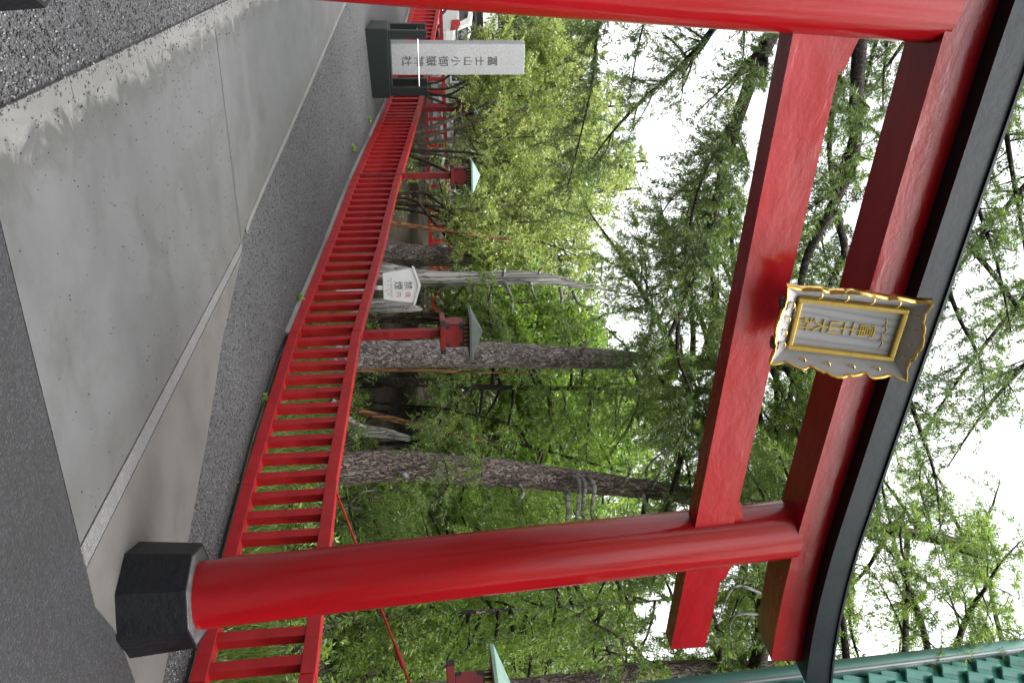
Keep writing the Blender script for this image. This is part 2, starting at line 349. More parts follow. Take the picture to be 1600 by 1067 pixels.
# gravelled verge up to the fence
yg = np.concatenate([np.arange(-2, 24.01, .3)])
sheet('gravel_road', [lerp((-16.0 - max(0, y - 8) * .8, y), (float(fence_x(y)) + .12, y), 8) for y in yg], M['gravel'], 0.0)
# asphalt in the foreground
EDGE = [(-1.0, 3.05), (-.52, 3.26), (-.06, 3.45), (.36, 3.62), (.9, 3.87), (1.15, 3.99), (1.33, 4.21), (1.51, 4.35), (1.7, 4.47), (2.6, 4.9), (3.6, 5.2)]
EDGE = resample(EDGE, 40) + np.array([-.02, .05])
sheet('asphalt_road', [[(p[0] * 1.0 if k == 0 else p[0], p[1] if k == 3 else -2 + (p[1] + 2) * (k / 3)) for k in range(4)] for p in EDGE], M['asphalt'], .005)
# concrete slabs of the approach
_LK = [(-.85, 3.12), (-1.2, 4.0), (-2.27, 6.1), (-2.55, 6.70)]
RS = [(.85, 3.86), (-.09, 5.81), (-.93, 7.42)]
def slab(name, La, Lb, Ra, Rb, mat, dz, n=26, m=14, near=None):
    rows = []
    for k in range(n):
        t = k / (n - 1); a = np.array(La) + (np.array(Lb) - La) * t; b = np.array(Ra) + (np.array(Rb) - Ra) * t
        rows.append(lerp(a, b, m))
    return sheet(name, rows, mat, dz)
slab('concrete_slab', (-.765, 3.14), (-2.605, 6.70), (.83, 3.85), (-.95, 7.40), M['concrete'], .0075)
def lin(P, n):
    P = np.array(P, float); d = np.r_[0, np.cumsum(np.linalg.norm(np.diff(P, axis=0), axis=1))]; t = np.linspace(0, d[-1], n)
    return np.stack([np.interp(t, d, P[:, 0]), np.interp(t, d, P[:, 1])], -1)
La = lin([(-2.612, 6.713), (-3.0, 7.46), (-4.5, 10.36), (-7.6, 15.2), (-10.6, 19.0)], 60); Ra = lin([(-.956, 7.413), (-1.24, 7.78), (-1.55, 8.25), (-1.89, 8.78), (-2.24, 9.21), (-2.63, 9.68), (-3.06, 10.2), (-3.54, 10.78), (-4.13, 11.56), (-4.81, 12.46), (-5.59, 13.49), (-9.2, 18.2)], 60)
sheet('concrete_slab', [lerp(a, b, 14) for a, b in zip(La, Ra)], M['concrete'], .0075)
def flat_poly(name, pts, mat, z, th=.03):
    bm = bmesh.new(); f = bm.faces.new([bm.verts.new((x, y, z)) for x, y in pts])
    if f.normal.z < 0: f.normal_flip()
    bm.normal_update()
    if f.normal.z < 0: bmesh.ops.reverse_faces(bm, faces=[f])
    r = bmesh.ops.extrude_face_region(bm, geom=[f])
    for v in [e for e in r['geom'] if isinstance(e, bmesh.types.BMVert)]: v.co.z = z
    for v in f.verts: v.co.z = z - th
    me = bm_mesh(name, bm, mat)
    return tag(mesh_obj(name, me, mat), kind='structure')
flat_poly('granite_strip', [(.842, 3.85), (.945, 3.90), (-.862, 7.405), (-.945, 7.40)], M['granite'], .0105)
sheet('granite_strip', [[a + (0, 0), a + (.045, .045)] for a in Ra[1:]], M['kerb'], .0105)
flat_poly('side_slab', [(.952, 3.905), (1.15, 3.99), (1.33, 4.21), (1.51, 4.35), (1.7, 4.47), (2.1, 4.66), (1.72, 5.04), (1.25, 5.45), (.59, 6.05), (-.1, 6.60), (-.85, 7.41)], M['concrete_side'], .009)
# kerb between slab and the gravel on the left, in cast lengths
kl = lin([(-.692, 3.0), (-3.0, 7.46), (-4.5, 10.36)], 9)
for a, b in zip(kl[:-1], kl[1:]):
    d = (b - a) / np.linalg.norm(b - a); nrm = np.array([-d[1], d[0]]) * .095; a2 = a + d * .004; b2 = b - d * .004
    rows = [[tuple(a2), tuple(a2 + nrm)], [tuple(b2), tuple(b2 + nrm)]]
    zz = [g(a2[1]), g(b2[1])]
    bm = bmesh.new(); vs = []
    for (p, z) in ((a2, zz[0]), (a2 + nrm, zz[0]), (b2 + nrm, zz[1]), (b2, zz[1])):
        vs.append((bm.verts.new((p[0], p[1], z - .05)), bm.verts.new((p[0], p[1], z + .022))))
    bm.faces.new([v[1] for v in vs]); bm.faces.new([v[0] for v in vs][::-1])
    for q in range(4): bm.faces.new((vs[q][0], vs[(q + 1) % 4][0], vs[(q + 1) % 4][1], vs[q][1]))
    tag(mesh_obj('kerb', bm_mesh('kerb', bm, M['kerb'], bevel=.006), M['kerb']), kind='structure')
# low pale footing under the far part of the fence
for a, b in zip(FENCE[3:-1], FENCE[4:]):
    d = (b - a) / np.linalg.norm(b - a); nn = np.array([-d[1], d[0]]); V = []
    for p in (a, b):
        for off in (.02, -.14):
            q = p + nn * (off + .02)
            for z in (-.1, .035): V.append((q[0], q[1], float(g(p[1])) + z))
    Fq = [(0, 1, 3, 2), (4, 6, 7, 5), (0, 4, 5, 1), (2, 3, 7, 6), (1, 5, 7, 3), (0, 2, 6, 4)]
    me = np_mesh('fence_footing', V, Fq, M['kerb']); tag(mesh_obj('fence_footing', me, M['kerb']), kind='structure')
# loose chippings: rough little stones
def chips(name, pos, size, mat, rng):
    n = len(pos); base = np.array([(1, 0, 0), (-.5, .87, 0), (-.5, -.87, 0), (0, 0, .75), (.1, .1, -.5)])
    a = rng.uniform(0, 6.28, n); sc_ = size * rng.uniform(.5, 1.3, n)
    B = base[None] * (1 + rng.uniform(-.35, .35, (n, 5, 3)))
    ca, sa = np.cos(a)[:, None], np.sin(a)[:, None]
    Vx = B[..., 0] * ca - B[..., 1] * sa; Vy = B[..., 0] * sa + B[..., 1] * ca
    V = np.stack([Vx, Vy, B[..., 2]], -1) * sc_[:, None, None] + pos[:, None, :]
    T = np.array([(0, 1, 3), (1, 2, 3), (2, 0, 3), (1, 0, 4), (2, 1, 4), (0, 2, 4)])
    F = (T[None] + (np.arange(n) * 5)[:, None, None]).reshape(-1, 3)
    return tag(mesh_obj(name, np_mesh(name, V.reshape(-1, 3), F, mat, attr=np.repeat(rng.random(n), 5)), mat), kind='stuff')
def m_chip():
    t = NT('gravel_chippings'); a = t.n('ShaderNodeAttribute', attribute_name='tint')
    c = t.ramp(a.outputs['Fac'], [(0, (.009, .009, .010)), (.5, (.030, .030, .032)), (.75, (.055, .047, .044)), (.93, (.12, .12, .125)), (1, (.22, .22, .22))])
    return t.done(c, .55)
M['chip'] = m_chip()
n = 14000; yy = 3.0 + 5.5 * rngG.random(n) ** 1.4; ke = np.interp(yy, [3.0, 7.46, 10.36], [-.692, -3.0, -4.5]) - .085
xx = ke - 3.2 * rngG.random(n) ** 1.3 + rngG.exponential(.07, n) * (rngG.random(n) < .35)
tag(chips('gravel', np.stack([xx, yy, g(yy) + np.where(xx > ke - .03, .022, .004)], -1), .0085, M['chip'], rngG), 'dark loose gravel left of the concrete slab', 'gravel')
n = 13000; yy = 4.4 + 11 * rngG.random(n) ** 1.7; lo = np.interp(yy, [4.6, 5.04, 5.45, 6.05, 6.58, 7.41, 9.37, 13.49], [2.15, 1.72, 1.25, .59, -.1, -.95, -2.34, -5.59]); hi = fence_x(yy)
xx = lo + .02 + (hi - lo) * rngG.random(n)
tag(chips('gravel', np.stack([xx, yy, g(yy) + .003], -1), .0075, M['chip'], rngG), 'grey gravel strip between the slab and the red fence', 'gravel')
n = 380; tt = rngG.random(n) ** 1.0; ss = rngG.random(n) ** 1.6
pa = np.array([-.86, 3.2]) + np.array([-1.7, 3.5]) * tt[:, None]; pb = np.array([.83, 3.9]) + np.array([-1.78, 3.5]) * tt[:, None]
pp = pa + (pb - pa) * ss[:, None]
def m_grit():
    t = NT('black_lava_grit'); return t.done((.016, .015, .015), .8)
M['grit'] = m_grit()
tag(chips('lava_grit', np.concatenate([pp, np.full((n, 1), .0095)], 1), .0048, M['grit'], rngG), 'black lava grit scattered over the concrete slab', 'grit')
# ------------------------------------------------------------------ torii
PHI = math.atan2(.535, .845); TP = np.array([1.267, 4.497, 0])
T3 = np.array([math.cos(PHI), math.sin(PHI), 0]); N3 = np.array([math.sin(PHI), -math.cos(PHI), 0])
torii = empty('torii_gate', TP, PHI, 'red lacquered torii gate with dark curved cap beam over the path', 'torii')
MID = -1.58
def pillar(s0, s1, name='pillar'):
    n = 40; seg = 56; V = []
    zs = np.linspace(.30, 3.53, n); rr = np.interp(zs, [.3, 1.2, 2.6, 3.6], [.176, .172, .166, .157])
    th = np.linspace(0, 2 * np.pi, seg, endpoint=False)
    for z, r_ in zip(zs, rr):
        cx = s0 + (s1 - s0) * (z / 3.5)
        wob = 1 + .006 * np.sin(3 * th + z * 1.3) + .004 * np.sin(7 * th - z * 2.1)
        V.append(np.stack([cx + r_ * wob * np.cos(th), r_ * wob * np.sin(th), np.full(seg, z)], -1))
    V = np.concatenate(V); i = np.arange(n - 1)[:, None] * seg; j = np.arange(seg)[None, :]; j2 = (j + 1) % seg
    F = np.stack([i + j, i + j2, i + seg + j2, i + seg + j], -1).reshape(-1, 4)
    return mesh_obj(name, np_mesh(name, V, F, M['red'], True), M['red'], torii)
def plinth(s0):
    bm = bmesh.new(); rot0 = math.radians(-30 + 22.5 - 0); R0, R1 = .27 / math.cos(math.pi / 8), .245 / math.cos(math.pi / 8)
    a = [bm.verts.new((s0 + R0 * math.cos(rot0 + k * math.pi / 4), R0 * math.sin(rot0 + k * math.pi / 4), .0)) for k in range(8)]
    b = [bm.verts.new((s0 + R1 * math.cos(rot0 + k * math.pi / 4), R1 * math.sin(rot0 + k * math.pi / 4), .335)) for k in range(8)]
    bm.faces.new(a[::-1]); bm.faces.new(b)
    for k in range(8): bm.faces.new((a[k], a[(k + 1) % 8], b[(k + 1) % 8], b[k]))
    o = mesh_obj('plinth', bm_mesh('plinth', bm, M['black'], bevel=.008), M['black'], torii)
    bm = bmesh.new(); R2 = .236 / math.cos(math.pi / 8)
    for z in (.33, .345):
        pass
    lo = [bm.verts.new((s0 + R2 * math.cos(rot0 + k * math.pi / 4), R2 * math.sin(rot0 + k * math.pi / 4), .325)) for k in range(8)]
    hi = [bm.verts.new((s0 + (R2 - .012) * math.cos(rot0 + k * math.pi / 4), (R2 - .012) * math.sin(rot0 + k * math.pi / 4), .340)) for k in range(8)]
    bm.faces.new(lo[::-1]); bm.faces.new(hi)
    for k in range(8): bm.faces.new((lo[k], lo[(k + 1) % 8], hi[(k + 1) % 8], hi[k]))
    mesh_obj('worn_top', bm_mesh('worn_top', bm, M['plinth_top']), M['plinth_top'], o)
pillar(.03, -.21); pillar(-3.19, -2.955)
plinth(0.0); plinth(-3.17)
def beam(name, s_a, s_b, y0, y1, zfun0, zfun1, mat, n=48, bevel=.008, endcut=0.0, parent=None, yfun=None):
    bm = bmesh.new(); rings = []
    for k in range(n):
        t = k / (n - 1); s = s_a + (s_b - s_a) * t
        z0, z1 = zfun0(s), zfun1(s)
        sgn = (-1 if k == 0 else 1 if k == n - 1 else 0)
        rings.append([bm.verts.new(c) for c in ((s - sgn * endcut, y0, z0), (s - sgn * endcut, y1, z0), (s, y1, z1), (s, y0, z1))])
    for a, b in zip(rings[:-1], rings[1:]):
        for q in range(4): bm.faces.new((a[q], a[(q + 1) % 4], b[(q + 1) % 4], b[q]))
    bm.faces.new(rings[0][::-1]); bm.faces.new(rings[-1])
    return mesh_obj(name, bm_mesh(name, bm, mat, bevel=bevel), mat, parent or torii)
half = .79 - MID
def sori(s): return .085 * max(0, (abs(s - MID) - 1.15) / (half - 1.15)) ** 2.0
beam('tie_beam', MID - 2.255, MID + 2.255, -.06, .06, lambda s: 2.953, lambda s: 3.166, M['red_beam'], n=12, bevel=.006)
beam('lintel', MID - half, MID + half, -.13, .11, lambda s: 3.503 + sori(s) * .8, lambda s: 3.69 + sori(s), M['red_beam'], bevel=.007, endcut=.03)
beam('cap_beam', MID - half - .16, MID + half + .16, -.215, .20, lambda s: 3.675 + sori(s) * 1.05, lambda s: 3.80 + sori(s) * 1.3, M['kasagi'], bevel=.006, endcut=.04)
# pitched copper top of the cap beam
def cap_top():
    bm = bmesh.new(); n = 40; rings = []
    for k in range(n):
        s = MID - half - .155 + (2 * half + .31) * k / (n - 1); z = 3.803 + sori(s) * 1.3
        rings.append([bm.verts.new(c) for c in ((s, -.225, z), (s, -.225, z + .012), (s, 0, z + .07), (s, .21, z + .012), (s, .21, z))])
    for a, b in zip(rings[:-1], rings[1:]):
        for q in range(5): bm.faces.new((a[q], a[(q + 1) % 5], b[(q + 1) % 5], b[q]))
    bm.faces.new(rings[0][::-1]); bm.faces.new(rings[-1])
    mesh_obj('copper_capping', bm_mesh('copper_capping', bm, M['kasagi']), M['kasagi'], torii)
cap_top()
for s0, s1 in ((-.175, .03), (-2.985, -3.19)):          # wedges where the tie beam passes the pillars
    for sg in (-1, 1):
        c = (s0) + sg * .215
        bm = bmesh.new()
        x0, x1 = (c - .07, c + .07)
        pts = [(x0, 3.168), (x1, 3.168), (x1, 3.225 if sg < 0 else 3.19), (x0, 3.19 if sg < 0 else 3.225)]
        prism(bm, pts, -.05, .05)
        mesh_obj('wedge', bm_mesh('wedge', bm, M['red_beam'], bevel=.004), M['red_beam'], torii)
# ------------------------------------------------------------------ plaque
pl = empty('shrine_plaque', TP + T3 * -1.655 + N3 * .13 + np.array([0, 0, 3.06]), PHI, 'grey framed plaque with gold trim and gold characters on the torii', 'plaque')
pl.rotation_euler = (math.radians(17), 0, PHI)      # hangs leaning forward
PW, PH = .235, .40                                  # half inner board sizes
CZ = .335
bd = box_obj('board', (0, 0, CZ), (.222, .02, .41), M['plaque'], pl, .003)
for nm, c, s in (('inner_frame', (-.119, -.014, CZ), (.020, .03, .450)), ('inner_frame', (.119, -.014, CZ), (.020, .03, .450)), ('inner_frame', (0, -.014, CZ + .215), (.217, .03, .020)), ('inner_frame', (0, -.014, CZ - .215), (.217, .03, .020))):
    o = box_obj(nm, c, s, M['gold_flat'], pl, .005)
def lobes(n, amp, ln):
    """carved outline along a side: scalloped offset"""
    u = np.linspace(-1, 1, 61); a = np.abs(u)
    base = np.interp(a, [0, .10, .16, .20, .30, .38, .44, .48, .56, .66, .74, .80, .90, 1.0], [.044, .041, .030, .033, .026, .016, .018, .031, .029, .022, .012, .011, .022, .026]) * (amp / .05)
    if n == 2: base = np.interp(a, [0, .15, .22, .28, .42, .5, .56, .70, .80, 1.0], [.040, .036, .028, .031, .026, .014, .016, .012, .019, .026])
    return u * ln, base
def vnorm0(a): return a / (np.linalg.norm(a, axis=1, keepdims=True) + 1e-9)
sides = [('x', -1, .129, .292), ('x', 1, .129, .292), ('z', 1, .225, .198), ('z', -1, .225, .198)]
for ax, sg, inner, ln in sides:
    u, off = lobes(3 if ax == 'x' else 2, .05, ln)
    bm = bmesh.new(); bt = bmesh.new()
    A = []; B = []
    li = .225 if ax == 'x' else .129
    for uu, oo in zip(u, off):
        ui = uu * (li / ln); w_ = inner + .046 + oo * .82
        yv = -.07 * (w_ - inner) / .067
        if ax == 'x': pa = (sg * inner, .0, CZ + ui); pb = (sg * w_, yv, CZ + uu)
        else: pa = (ui, .0, CZ + sg * inner); pb = (uu, yv, CZ + sg * w_)
        A.append(pa); B.append(pb)
    va = [bm.verts.new(p) for p in A]; vb = [bm.verts.new(p) for p in B]
    vc = [bm.verts.new((p[0], p[1] + .014, p[2])) for p in A]; vd = [bm.verts.new((p[0], p[1] + .014, p[2])) for p in B]
    for k in range(len(A) - 1):
        bm.faces.new((va[k], va[k + 1], vb[k + 1], vb[k])); bm.faces.new((vc[k], vd[k], vd[k + 1], vc[k + 1])); 
    p_ = mesh_obj('border_panel', bm_mesh('border_panel', bm, M['plaque_side']), M['plaque_side'], pl)
    # gold edging: a deep band following the carved outline, with a narrow lip on the face
    Bn = np.array(B); An = np.array(A); inn = Bn + vnorm0(An - Bn) * .013
    L0 = inn + [0, -.004, 0]; L1 = Bn + [0, -.004, 0]; L2 = Bn + [0, .045, 0]; L3 = inn + [0, .045, 0]
    m_ = len(Bn); V = np.concatenate([L0, L1, L2, L3]); F = []
    for k in range(m_ - 1):
        for r_ in range(4): F.append((r_ * m_ + k, r_ * m_ + k + 1, ((r_ + 1) % 4) * m_ + k + 1, ((r_ + 1) % 4) * m_ + k))
    mesh_obj('gold_edging', np_mesh('gold_edging', V, F, M['gold']), M['gold'], p_)
    for q in (-.6, -.2, .2, .6):
        c0 = np.array(A[int(30 + q * 30)]) * .45 + np.array(B[int(30 + q * 30)]) * .55
        th = np.linspace(.3, 4.2, 9); rr = np.linspace(.022, .010, 9)
        C_ = np.stack([c0[0] + rr * np.cos(th), np.full(9, c0[1] - .006), c0[2] + rr * np.sin(th)], -1)
        V, F = tube_geo([(C_, np.full(9, .003))], 5)
        mesh_obj('gold_scroll', np_mesh('gold_scroll', V, F, M['gold'], True), M['gold'], p_)
for k, ch in enumerate('冨士山大社'):
    text_obj('character', ch, .074, M['gold_flat'], bd, (0, -.012, .085 - k * .064), (math.pi / 2, 0, 0), .003)
for q, dx in enumerate((-.05, -.015, .02, .055)):
    th = np.linspace(2.2, .6, 8); C_ = np.stack([dx + .03 * np.cos(th), np.full(8, -.012), .125 + .03 * np.sin(th) + (.008 if q % 2 else 0)], -1)
    V, F = tube_geo([(C_, np.linspace(.0028, .001, 8))], 5); mesh_obj('gold_cloud_stroke', np_mesh('gold_cloud_stroke', V, F, M['gold'], True), M['gold'], bd)
for sx in (-.10, .10):
    box_obj('bracket', (sx, -.03, CZ - .285), (.04, .05, .035), M['iron'], pl, .004)
    box_obj('hanger_strut', (sx * .6, .06, CZ - .20), (.03, .10, .03), M['iron'], pl, .003)
# ------------------------------------------------------------------ fence
fence = empty('red_fence', (FENCE[2][0], FENCE[2][1], 0), 0, 'red painted railing with close balusters running up beside the path', 'fence')
f0 = np.array([FENCE[2][0], FENCE[2][1], 0])
FH = .80
bal_me = box_mesh('baluster', (.08, .078, .64), M['red_fence'], .004)
pit = .25; rngF = np.random.default_rng(3)
for si, (a, b) in enumerate(zip(FENCE[:-1], FENCE[1:])):
    za, zb = float(g(a[1])), float(g(b[1])); L2 = np.linalg.norm(b - a); d = (b - a) / L2; ang = math.atan2(d[1], d[0]); sl = math.atan2(zb - za, L2)
    nn = np.array([-d[1], d[0]])                    # path side
    ctr = (a + b) / 2 - nn * .05; zc = (za + zb) / 2; L3 = math.hypot(L2, zb - za)
    if si == 2: seam = .012
    jog = .006 if si % 2 else 0
    for nm, hz, th in (('top_rail', FH - .048 + jog, .096), ('bottom_rail', .085 + jog * .5, .10)):
        o = box_obj(nm, tuple(np.array([*ctr, zc + hz]) - f0), (L3 - .004, .105 + jog, th), M['red_fence'], fence, .005)
        o.rotation_euler = (0, -sl, ang)
    nb = max(1, round(L2 / pit))
    for k in range(nb):
        t = (k + .5) / nb; p = a + (b - a) * t - nn * .05; z = za + (zb - za) * t
        o = mesh_obj('baluster', bal_me, None, fence, tuple(np.array([p[0], p[1], z + .44]) - f0), (float(rngF.normal(0, .006)), float(rngF.normal(0, .006)), ang + float(rngF.normal(0, .03))))
# ------------------------------------------------------------------ lanterns
def arch_panel(w, h):
    """red panel field with notched corners between the dark fittings"""
    return [(-w, -h * .55), (-w * .72, -h * .55), (-w * .62, -h), (w * .62, -h), (w * .72, -h * .55), (w, -h * .55), (w, h * .6), (w * .7, h * .6), (w * .5, h), (-w * .5, h), (-w * .7, h * .6), (-w, h * .6)]
def lantern(loc, rz, label, roofmat, ztop=2.07):
    t = empty('post_lantern', loc, rz, label, 'lantern', 'lanterns along the red fence')
    zt = ztop - .43
    box_obj('post', (0, 0, zt / 2 - .1), (.098, .098, zt + .2), M['red_lantern'], t, .004)
    tr = box_obj('tray', (0, 0, zt + .03), (.38, .38, .055), M['red_lantern'], t, .004)
    for sx, sy in ((1, 1), (1, -1), (-1, 1), (-1, -1)):
        box_obj('corner_fitting', (sx * .165, sy * .165, 0), (.058, .058, .059), M['fitting'], tr, .002)
    bx = box_obj('lamp_box', (0, 0, zt + .19), (.265, .265, .27), M['fitting'], t, .003)
    for k in range(4):
        bm = bmesh.new(); prism(bm, arch_panel(.126, .095), -.004, .004)
        o = mesh_obj('panel', bm_mesh('panel', bm, M['red_lantern']), M['red_lantern'], bx, (.1345 * math.sin(k * math.pi / 2), -.1345 * math.cos(k * math.pi / 2), -.03), (0, 0, k * math.pi / 2))
        for q in range(5):
            box_obj('lattice_bar', (.136 * math.sin(k * math.pi / 2) + (-.1 + .05 * q) * math.cos(k * math.pi / 2), -.136 * math.cos(k * math.pi / 2) + (-.1 + .05 * q) * math.sin(k * math.pi / 2), .105), (.012, .012, .05), M['brass'], bx, 0)
    bm = bmesh.new(); h0 = .255
    lo = [bm.verts.new((x * h0, y * h0, zt + .325)) for x, y in ((-1, -1), (1, -1), (1, 1), (-1, 1))]
    hi = [bm.verts.new((x * h0, y * h0, zt + .35)) for x, y in ((-1, -1), (1, -1), (1, 1), (-1, 1))]
    ap = bm.verts.new((0, 0, zt + .49))
    bm.faces.new(lo[::-1])
    for k in range(4):
        bm.faces.new((lo[k], lo[(k + 1) % 4], hi[(k + 1) % 4], hi[k])); bm.faces.new((hi[k], hi[(k + 1) % 4], ap))
    mesh_obj('roof', bm_mesh('roof', bm, roofmat), roofmat, t)
    return t
LR = math.radians(20)
lantern((-.13, 9.42, float(g(9.42))), LR, 'weathered grey-roofed red lantern in front of the thick tree trunk', M['patina_grey'], 2.06)
lantern((-2.74, 13.5, float(g(13.5))), LR, 'red lantern with pale green roof, before the light green shrubs', M['patina'], 2.02)
lantern((-5.05, 17.85, float(g(17.85))), LR, 'red lantern half hidden in leaves, next to the stone monument', M['patina'], 1.95)
lr = lantern((2.52, 5.86, 0), LR, 'red lantern with pale green roof cut by the frame, right of the torii', M['patina'], 2.06)
# brace rod from the near lantern post down to the fence rail
p0 = np.array([2.48, 5.84, 1.41]); p1 = np.array([1.17, 6.87, .80])
V, F = tube_geo([(np.linspace(p0, p1, 6), np.full(6, .0085))], 8)
br = mesh_obj('brace_rod', np_mesh('brace_rod', V, F, M['red_fence'], True), M['red_fence'])
tag(br, 'thin red brace rod with turnbuckle slanting from the fence rail behind the pillar', 'brace rod')
for tt in (.18, .66):
    q = p0 + (p1 - p0) * tt; e = (p1 - p0) / np.linalg.norm(p1 - p0)
    V, F = tube_geo([(np.array([q - e * .09, q - e * .085, q + e * .085, q + e * .09]), np.array([.006, .017, .017, .006]))], 8)
    mesh_obj('turnbuckle', np_mesh('turnbuckle', V, F, M['red_fence'], True), M['red_fence'], br)
# ------------------------------------------------------------------ no smoking sign
SX, SY = -.80, 11.2; sz = 1.02
sg = empty('notice_sign', (SX, SY, float(g(SY)) - .05), math.radians(8), 'white house-shaped no smoking notice board behind the red fence', 'sign')
zb = 1.55 + 11.2 * (601 - 659) / 1291 - float(g(SY)) + .05     # board bottom above the sign's foot
box_obj('post', (0.02, .035, (zb + .1) / 2), (.055, .05, zb + .1), M['white'], sg, .003)
box_obj('post_collar', (0.02, .035, zb - .10), (.058, .053, .05), M['ink_grey'], sg, .002)
bm = bmesh.new(); prism(bm, [(-.175, 0), (.175, 0), (.235, .40), (0, .475), (-.235, .40)], -.012, .012)
bo = mesh_obj('board', bm_mesh('board', bm, M['white'], bevel=.003), M['white'], sg, (0, 0, zb))
bm = bmesh.new(); prism(bm, [(-.262, .388), (-.255, .42), (0, .503), (.255, .42), (.262, .388), (0, .470)], -.035, .035)
mesh_obj('roof_cap', bm_mesh('roof_cap', bm, M['white'], bevel=.003), M['white'], sg, (0, 0, zb))
RX = (math.pi / 2, 0, 0)
def sign_text(s, size, mat, x, z): text_obj('lettering', s, size, mat, bo, (x, -.0135, z), RX, .001)
sign_text('禁', .118, M['ink'], -.005, .335); sign_text('煙', .122, M['ink'], -.005, .205)
sign_text('境', .078, M['ink_red'], .118, .325); sign_text('内', .078, M['ink_red'], .112, .205)
sign_text('NO SMOKING', .042, M['ink_grey'], .02, .105)
for k, ch in enumerate('请勿吸烟'): sign_text(ch, .03, M['ink_grey'], -.075 + k * .06, .068)
for k, ch in enumerate('금연'): sign_text(ch, .028, M['ink_grey'], -.03 + k * .09, .033)
# ------------------------------------------------------------------ stone monument
mx, my = -5.55, 16.15; mz = float(g(15.8)) - .04
mrot = math.atan2(5.4, 16.0) + math.radians(11)
mo = empty('stone_monument', (mx, my, mz), mrot, 'tall grey inscribed stone pillar on dark granite base before the fence', 'monument')
box_obj('base', (0, 0, .20), (1.26, 1.0, .42), M['greenblack'], mo, .01)
box_obj('base_slab', (0, 0, .43), (1.20, .95, .04), M['greenblack'], mo, .006)
st = box_obj('stele', (-.02, .05, .45 + 1.29), (.58, .40, 2.58), M['stone'], mo, .012)
for k, ch in enumerate('冨士山小御嶽神社'):
    text_obj('carved_character', ch, .205 if ch not in '士山小' else .185, M['carved'], st, (.03, -.2025, .66 - k * .236), RX, .002)
for px_, py_ in ((-.52, -.40), (.52, -.40), (-.52, .40), (.52, .40)):
    po = box_obj('granite_post', (px_, py_, .45 + .34), (.15, .15, .68), M['greenblack'], mo, .008)
for a, b in (((-.44, -.40), (.44, -.40)), ((-.52, -.32), (-.52, .32)), ((.52, -.32), (.52, .32))):
    V, F = tube_geo([(np.array([(a[0], a[1], .96), (b[0], b[1], .96)]), np.array([.014, .014]))], 10)
    mesh_obj('steel_bar', np_mesh('steel_bar', V, F, M['steel'], True), M['steel'], mo)
# ------------------------------------------------------------------ far things behind the fence
ff = empty('far_railing', (-8.5, 25, float(g(25))), math.radians(-4), 'distant red ladder railing glimpsed behind the shrubs', 'railing')
for hz in (.08, .62): box_obj('rail', (4.5, 0, hz), (19, .10, .11), M['red_fence'], ff, .005)
fb = box_mesh('upright', (.09, .085, .43), M['red_fence'], .004)
for k in range(46): mesh_obj('upright', fb, None, ff, (-4.8 + k * .41, 0, .35))
# parking area with a white car, and a long low rest house behind it
sheet('parking_area', [lerp((-26.0, y), (-5.5, y), 6) for y in np.linspace(25.6, 33.4, 8)], M['asphalt'], .02)
M['car_paint'] = m_simple('white_car_paint', (.78, .78, .78), (.82, .82, .82), 3, .18, .0, coat=.6)
M['glass'] = m_simple('dark_tinted_glass', (.012, .014, .016), (.02, .022, .025), 3, .06, .0)
M['lamp_red'] = m_simple('red_tail_lamp', (.55, .015, .02), (.62, .02, .025), 6, .15, .0, coat=.5)
M['lamp_clear'] = m_simple('clear_lamp_lens', (.6, .6, .62), (.7, .7, .72), 6, .12, .0)
M['tyre'] = m_simple('tyre_rubber', (.014, .014, .014), (.025, .025, .025), 20, .8, .2)
M['rim'] = m_simple('alloy_rim', (.5, .5, .52), (.6, .6, .62), 20, .3, .02, metal=.9)
car = empty('parked_car', (-12.0, 27.6, float(g(27.6)) + .02), math.radians(172), 'white parked car with red tail lamp behind the far railing', 'car')
def loft(name, secs, mat, parent, bevel=.03):
    bm = bmesh.new(); rings = [[bm.verts.new(p) for p in s] for s in secs]; n = len(secs[0])
    for a, b in zip(rings[:-1], rings[1:]):
        for k in range(n): bm.faces.new((a[k], a[(k + 1) % n], b[(k + 1) % n], b[k]))
    bm.faces.new(rings[0][::-1]); bm.faces.new(rings[-1])
    return mesh_obj(name, bm_mesh(name, bm, mat, bevel=bevel), mat, parent)
prof = [(-2.1, .30), (-2.16, .55), (-2.08, .78), (-1.95, .92), (-1.2, .98), (-.2, 1.0), (1.2, .95), (2.0, .82), (2.15, .55), (2.1, .28), (1.3, .22), (-1.3, .22)]
loft('body', [[(x * (.96 if abs(yy) > .8 else 1), yy, z) for x, z in prof] for yy in (-.84, -.78, .78, .84)], M['car_paint'], car, .02)
cab = [(-2.02, .93), (-1.82, 1.30), (-1.5, 1.44), (-.5, 1.49), (.35, 1.42), (1.15, .96)]
loft('cabin', [[(x * sx_, y_ * (1 - .20 * (z - .93)), z) for x, z in cab for y_ in (yy,)] for yy, sx_ in ((-.76, .985), (-.70, 1), (.70, 1), (.76, .985))], M['car_paint'], car, .02)
